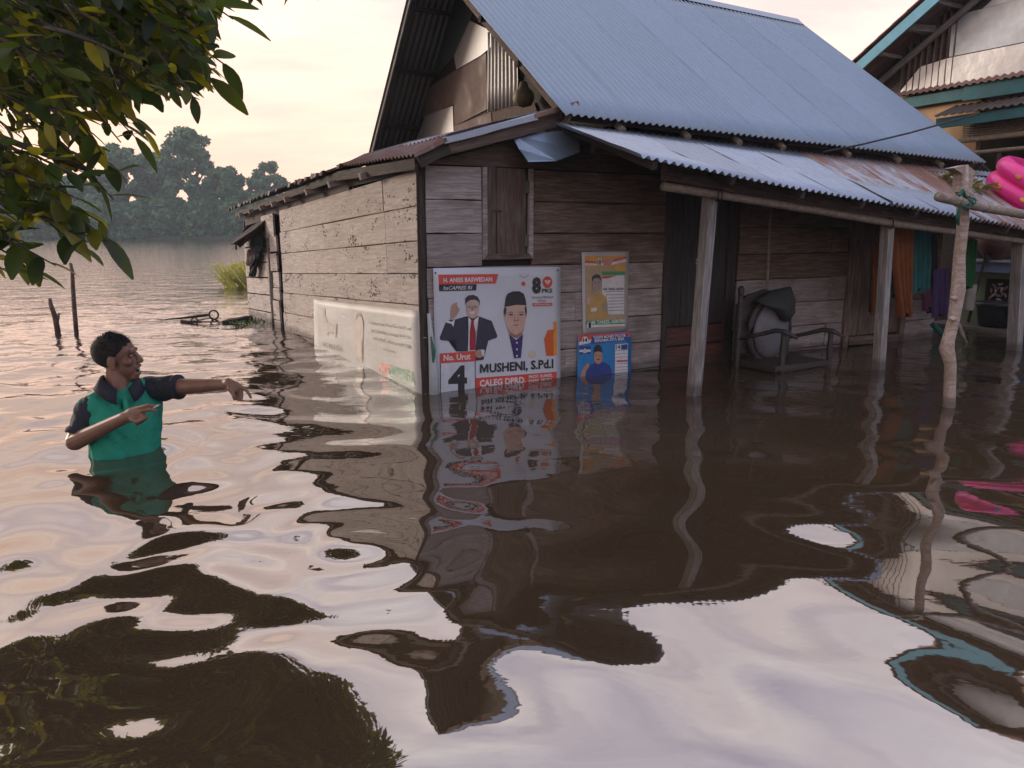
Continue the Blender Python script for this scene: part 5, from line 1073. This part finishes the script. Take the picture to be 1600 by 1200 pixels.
LG = leafgeo(); lm = bpy.data.meshes.new('leaf'); lm.from_pydata(*[LG[0], [], LG[1]]); lm.update(); lm.polygons.foreach_set('use_smooth', [True] * len(lm.polygons)); lm.materials.append(LF)
rl = random.Random(21); leaves = []
edge = [(0, 376), (60, 345), (110, 372), (165, 325), (200, 250), (225, 210), (260, 195), (330, 192), (375, 180), (400, 110), (432, 55), (450, 10)]
def limx(y): return np.interp(y, [e[0] for e in edge], [e[1] for e in edge])
twc = [0]
def twig(tip, base, n, size):
    tip, base = Vector(tip), Vector(base); mid = (tip + base) / 2 + Vector((0, 0, .06)); pts = []
    for i in range(7): t = i / 6; pts.append(base * (1 - t) ** 2 + mid * 2 * t * (1 - t) + tip * t * t)
    mk('twig', tube(pts, [.007 - .0008 * i for i in range(7)], 5), BK, nt_)
    for i in range(n):
        t = .25 + .75 * (i + .5) / n; a = min(int(t * 6), 5); p = pts[a].lerp(pts[a + 1], t * 6 - a); d = (pts[a + 1] - pts[a]).normalized()
        sdv = d.cross(Vector((0, 0, 1))).normalized() * (1 if i % 2 else -1); out = (d * rl.uniform(.0, 1.0) + sdv * rl.uniform(.2, 1.2) + Vector((rl.uniform(-.5, .6), rl.uniform(-.4, .4), rl.uniform(-.9, .6)))).normalized()
        leaves.append((p, out, size * rl.uniform(.75, 1.2)))
cnt = 0
while cnt < 185:      # twigs whose tips show in the photograph
    y = rl.uniform(-30, 425); x = rl.uniform(-60, 385)
    if x > limx(y) - 22 or (y > 235 and x < 120 and rl.random() < .35): continue
    d = rl.uniform(2.1, 3.4); tip = Vector(onY(x, y, d)); base = tip + Vector((-rl.uniform(.25, .5), rl.uniform(-.12, .12), rl.uniform(.10, .34))); twig(tip, base, rl.randint(9, 14), rl.uniform(.068, .115)); cnt += 1
for x, y, d in ((372, 30, 2.5), (365, 105, 2.45), (345, 128, 2.4), (318, 150, 2.4), (238, 208, 3.0), (225, 220, 3.1), (192, 278, 2.7), (185, 312, 2.6), (178, 378, 2.3), (130, 385, 2.4), (95, 415, 2.4), (60, 425, 2.5), (20, 425, 2.4), (250, 150, 2.8), (300, 80, 2.6)):
    tip = Vector(onY(x - 8, y, d)); twig(tip, tip + Vector((-rl.uniform(.3, .5), .05, rl.uniform(.12, .3))), 11, .125)
for p0, p1, p2, r_ in (((-3.6, 3.1, 1.9), (-2.6, 3.0, 2.05), (-1.2, 2.7, 1.75), .035), ((-3.55, 3.1, 2.1), (-2.4, 2.9, 1.6), (-1.35, 2.6, 1.25), .03), ((-3.4, 3.1, 2.6), (-2.2, 3.0, 2.5), (-.95, 2.6, 1.95), .034), ((-3.7, 3.1, 1.4), (-2.7, 2.8, 1.2), (-1.7, 2.5, 1.1), .025), ((-3.2, 3.2, 3.2), (-2.9, 4.4, 3.7), (-2.4, 6.0, 3.7), .04), ((-3.3, 3.15, 2.9), (-4.0, 4.6, 3.4), (-4.2, 6.2, 3.4), .04), ((-3.2, 3.2, 3.2), (-2.8, 2.4, 3.6), (-2.2, 1.6, 3.6), .03)):
    p0, p1, p2 = Vector(p0), Vector(p1), Vector(p2); mk('branch', tube([p0 * (1 - t) ** 2 + p1 * 2 * t * (1 - t) + p2 * t * t for t in np.linspace(0, 1, 9)], list(np.linspace(r_, .008, 9)), 7), BK, nt_, smooth=True)
vis = []
def scr(p):
    d = np.array(p) - CAM; w_ = d @ FW; return 800 + FPX * (d @ RT) / w_, 600 - FPX * (d @ UP) / w_, w_
for i, (p, o, s_) in enumerate(leaves):
    x, y, w_ = scr(p); inside = -20 < x < 420 and -20 < y < 460; vis.append((-(s_ / w_) if inside else 1, i))
vis.sort(); big = {i for k_, i in vis[:300] if k_ < 0}
def leafM(p, o, s_):
    x = Vector(o); up = Vector((rl.uniform(-.5, .5), rl.uniform(-.6, .3), 1)); y = up.cross(x).normalized(); z = x.cross(y); M = Matrix((x, y, z)).transposed().to_4x4(); M.translation = p; return M @ Matrix.Scale(s_, 4)
rest = []
for i, (p, o, s_) in enumerate(leaves):
    M = leafM(p, o, s_)
    if i in big: put(bpy.data.objects.new('leaf', lm), M, nt_)
    else: rest.append(([tuple(M @ Vector(v)) for v in LG[0]], LG[1]))
nL = 80000; rq = np.random.default_rng(5)
G = rq.normal(size=(nL, 3)); G /= np.linalg.norm(G, axis=1)[:, None]; G *= (rq.random(nL) ** .36)[:, None]
PL = np.array([-3.15, 5.0, 3.45]) + G * np.array([2.15, 2.6, 1.55])       # the rest of the crown, above and beside the picture
clump = np.sin(PL[:, 0] * 5.1 + 1) + np.sin(PL[:, 1] * 4.3) + np.sin(PL[:, 2] * 5.7 + 2)
dP = PL - CAM; wP = dP @ FW; xs_ = 800 + FPX * dP[:, 0] / wP; ys_ = 600 - FPX * (dP @ UP) / wP
keep = (PL[:, 2] > 1.9) & (wP > .8) & ~((ys_ > -25) & (xs_ > np.array([limx(max(0, y)) for y in ys_]) - 45)) & (ys_ < 300) & (clump > -1.3); PL = PL[keep]; nL = len(PL)
xa = rq.normal(size=(nL, 3)) + np.array([0, 0, -.3]); xa /= np.linalg.norm(xa, axis=1)[:, None]; ya = np.cross(np.array([0, 0, 1.]) + .5 * rq.normal(size=(nL, 3)), xa); ya /= np.linalg.norm(ya, axis=1)[:, None]; za = np.cross(xa, ya); sz_ = rq.uniform(.12, .19, nL)[:, None]
VL = np.stack([PL, PL + (xa * .45 - ya * .19 + za * .04) * sz_, PL + (xa * .5 - za * .02) * sz_, PL + (xa * .45 + ya * .19 + za * .04) * sz_, PL + (xa - za * .1) * sz_], 1).reshape(-1, 3)
rest.append((VL.tolist(), [tuple(5 * i + j for j in q) for i in range(nL) for q in ((0, 1, 2), (0, 2, 3), (1, 4, 2), (2, 4, 3))]))
tag(mk('foliage', join(*rest), LF, nt_, smooth=True), kind='stuff')

# ================================================================== air
hz = MT('haze_air'); hz.t.nodes.remove(hz.p); pv = hz.n('ShaderNodeVolumePrincipled'); pv.inputs['Color'].default_value = (.80, .92, 1.0, 1); pv.inputs['Density'].default_value = .0013; pv.inputs['Anisotropy'].default_value = .0; pv.inputs['Density Attribute'].default_value = ''; hz.m.cycles.homogeneous_volume = True; hz.l(pv.outputs[0], hz.out.inputs['Volume'])
tag(mk('haze', box((0, 0, 8.5), (380, 380, 22)), hz.m), kind='stuff')
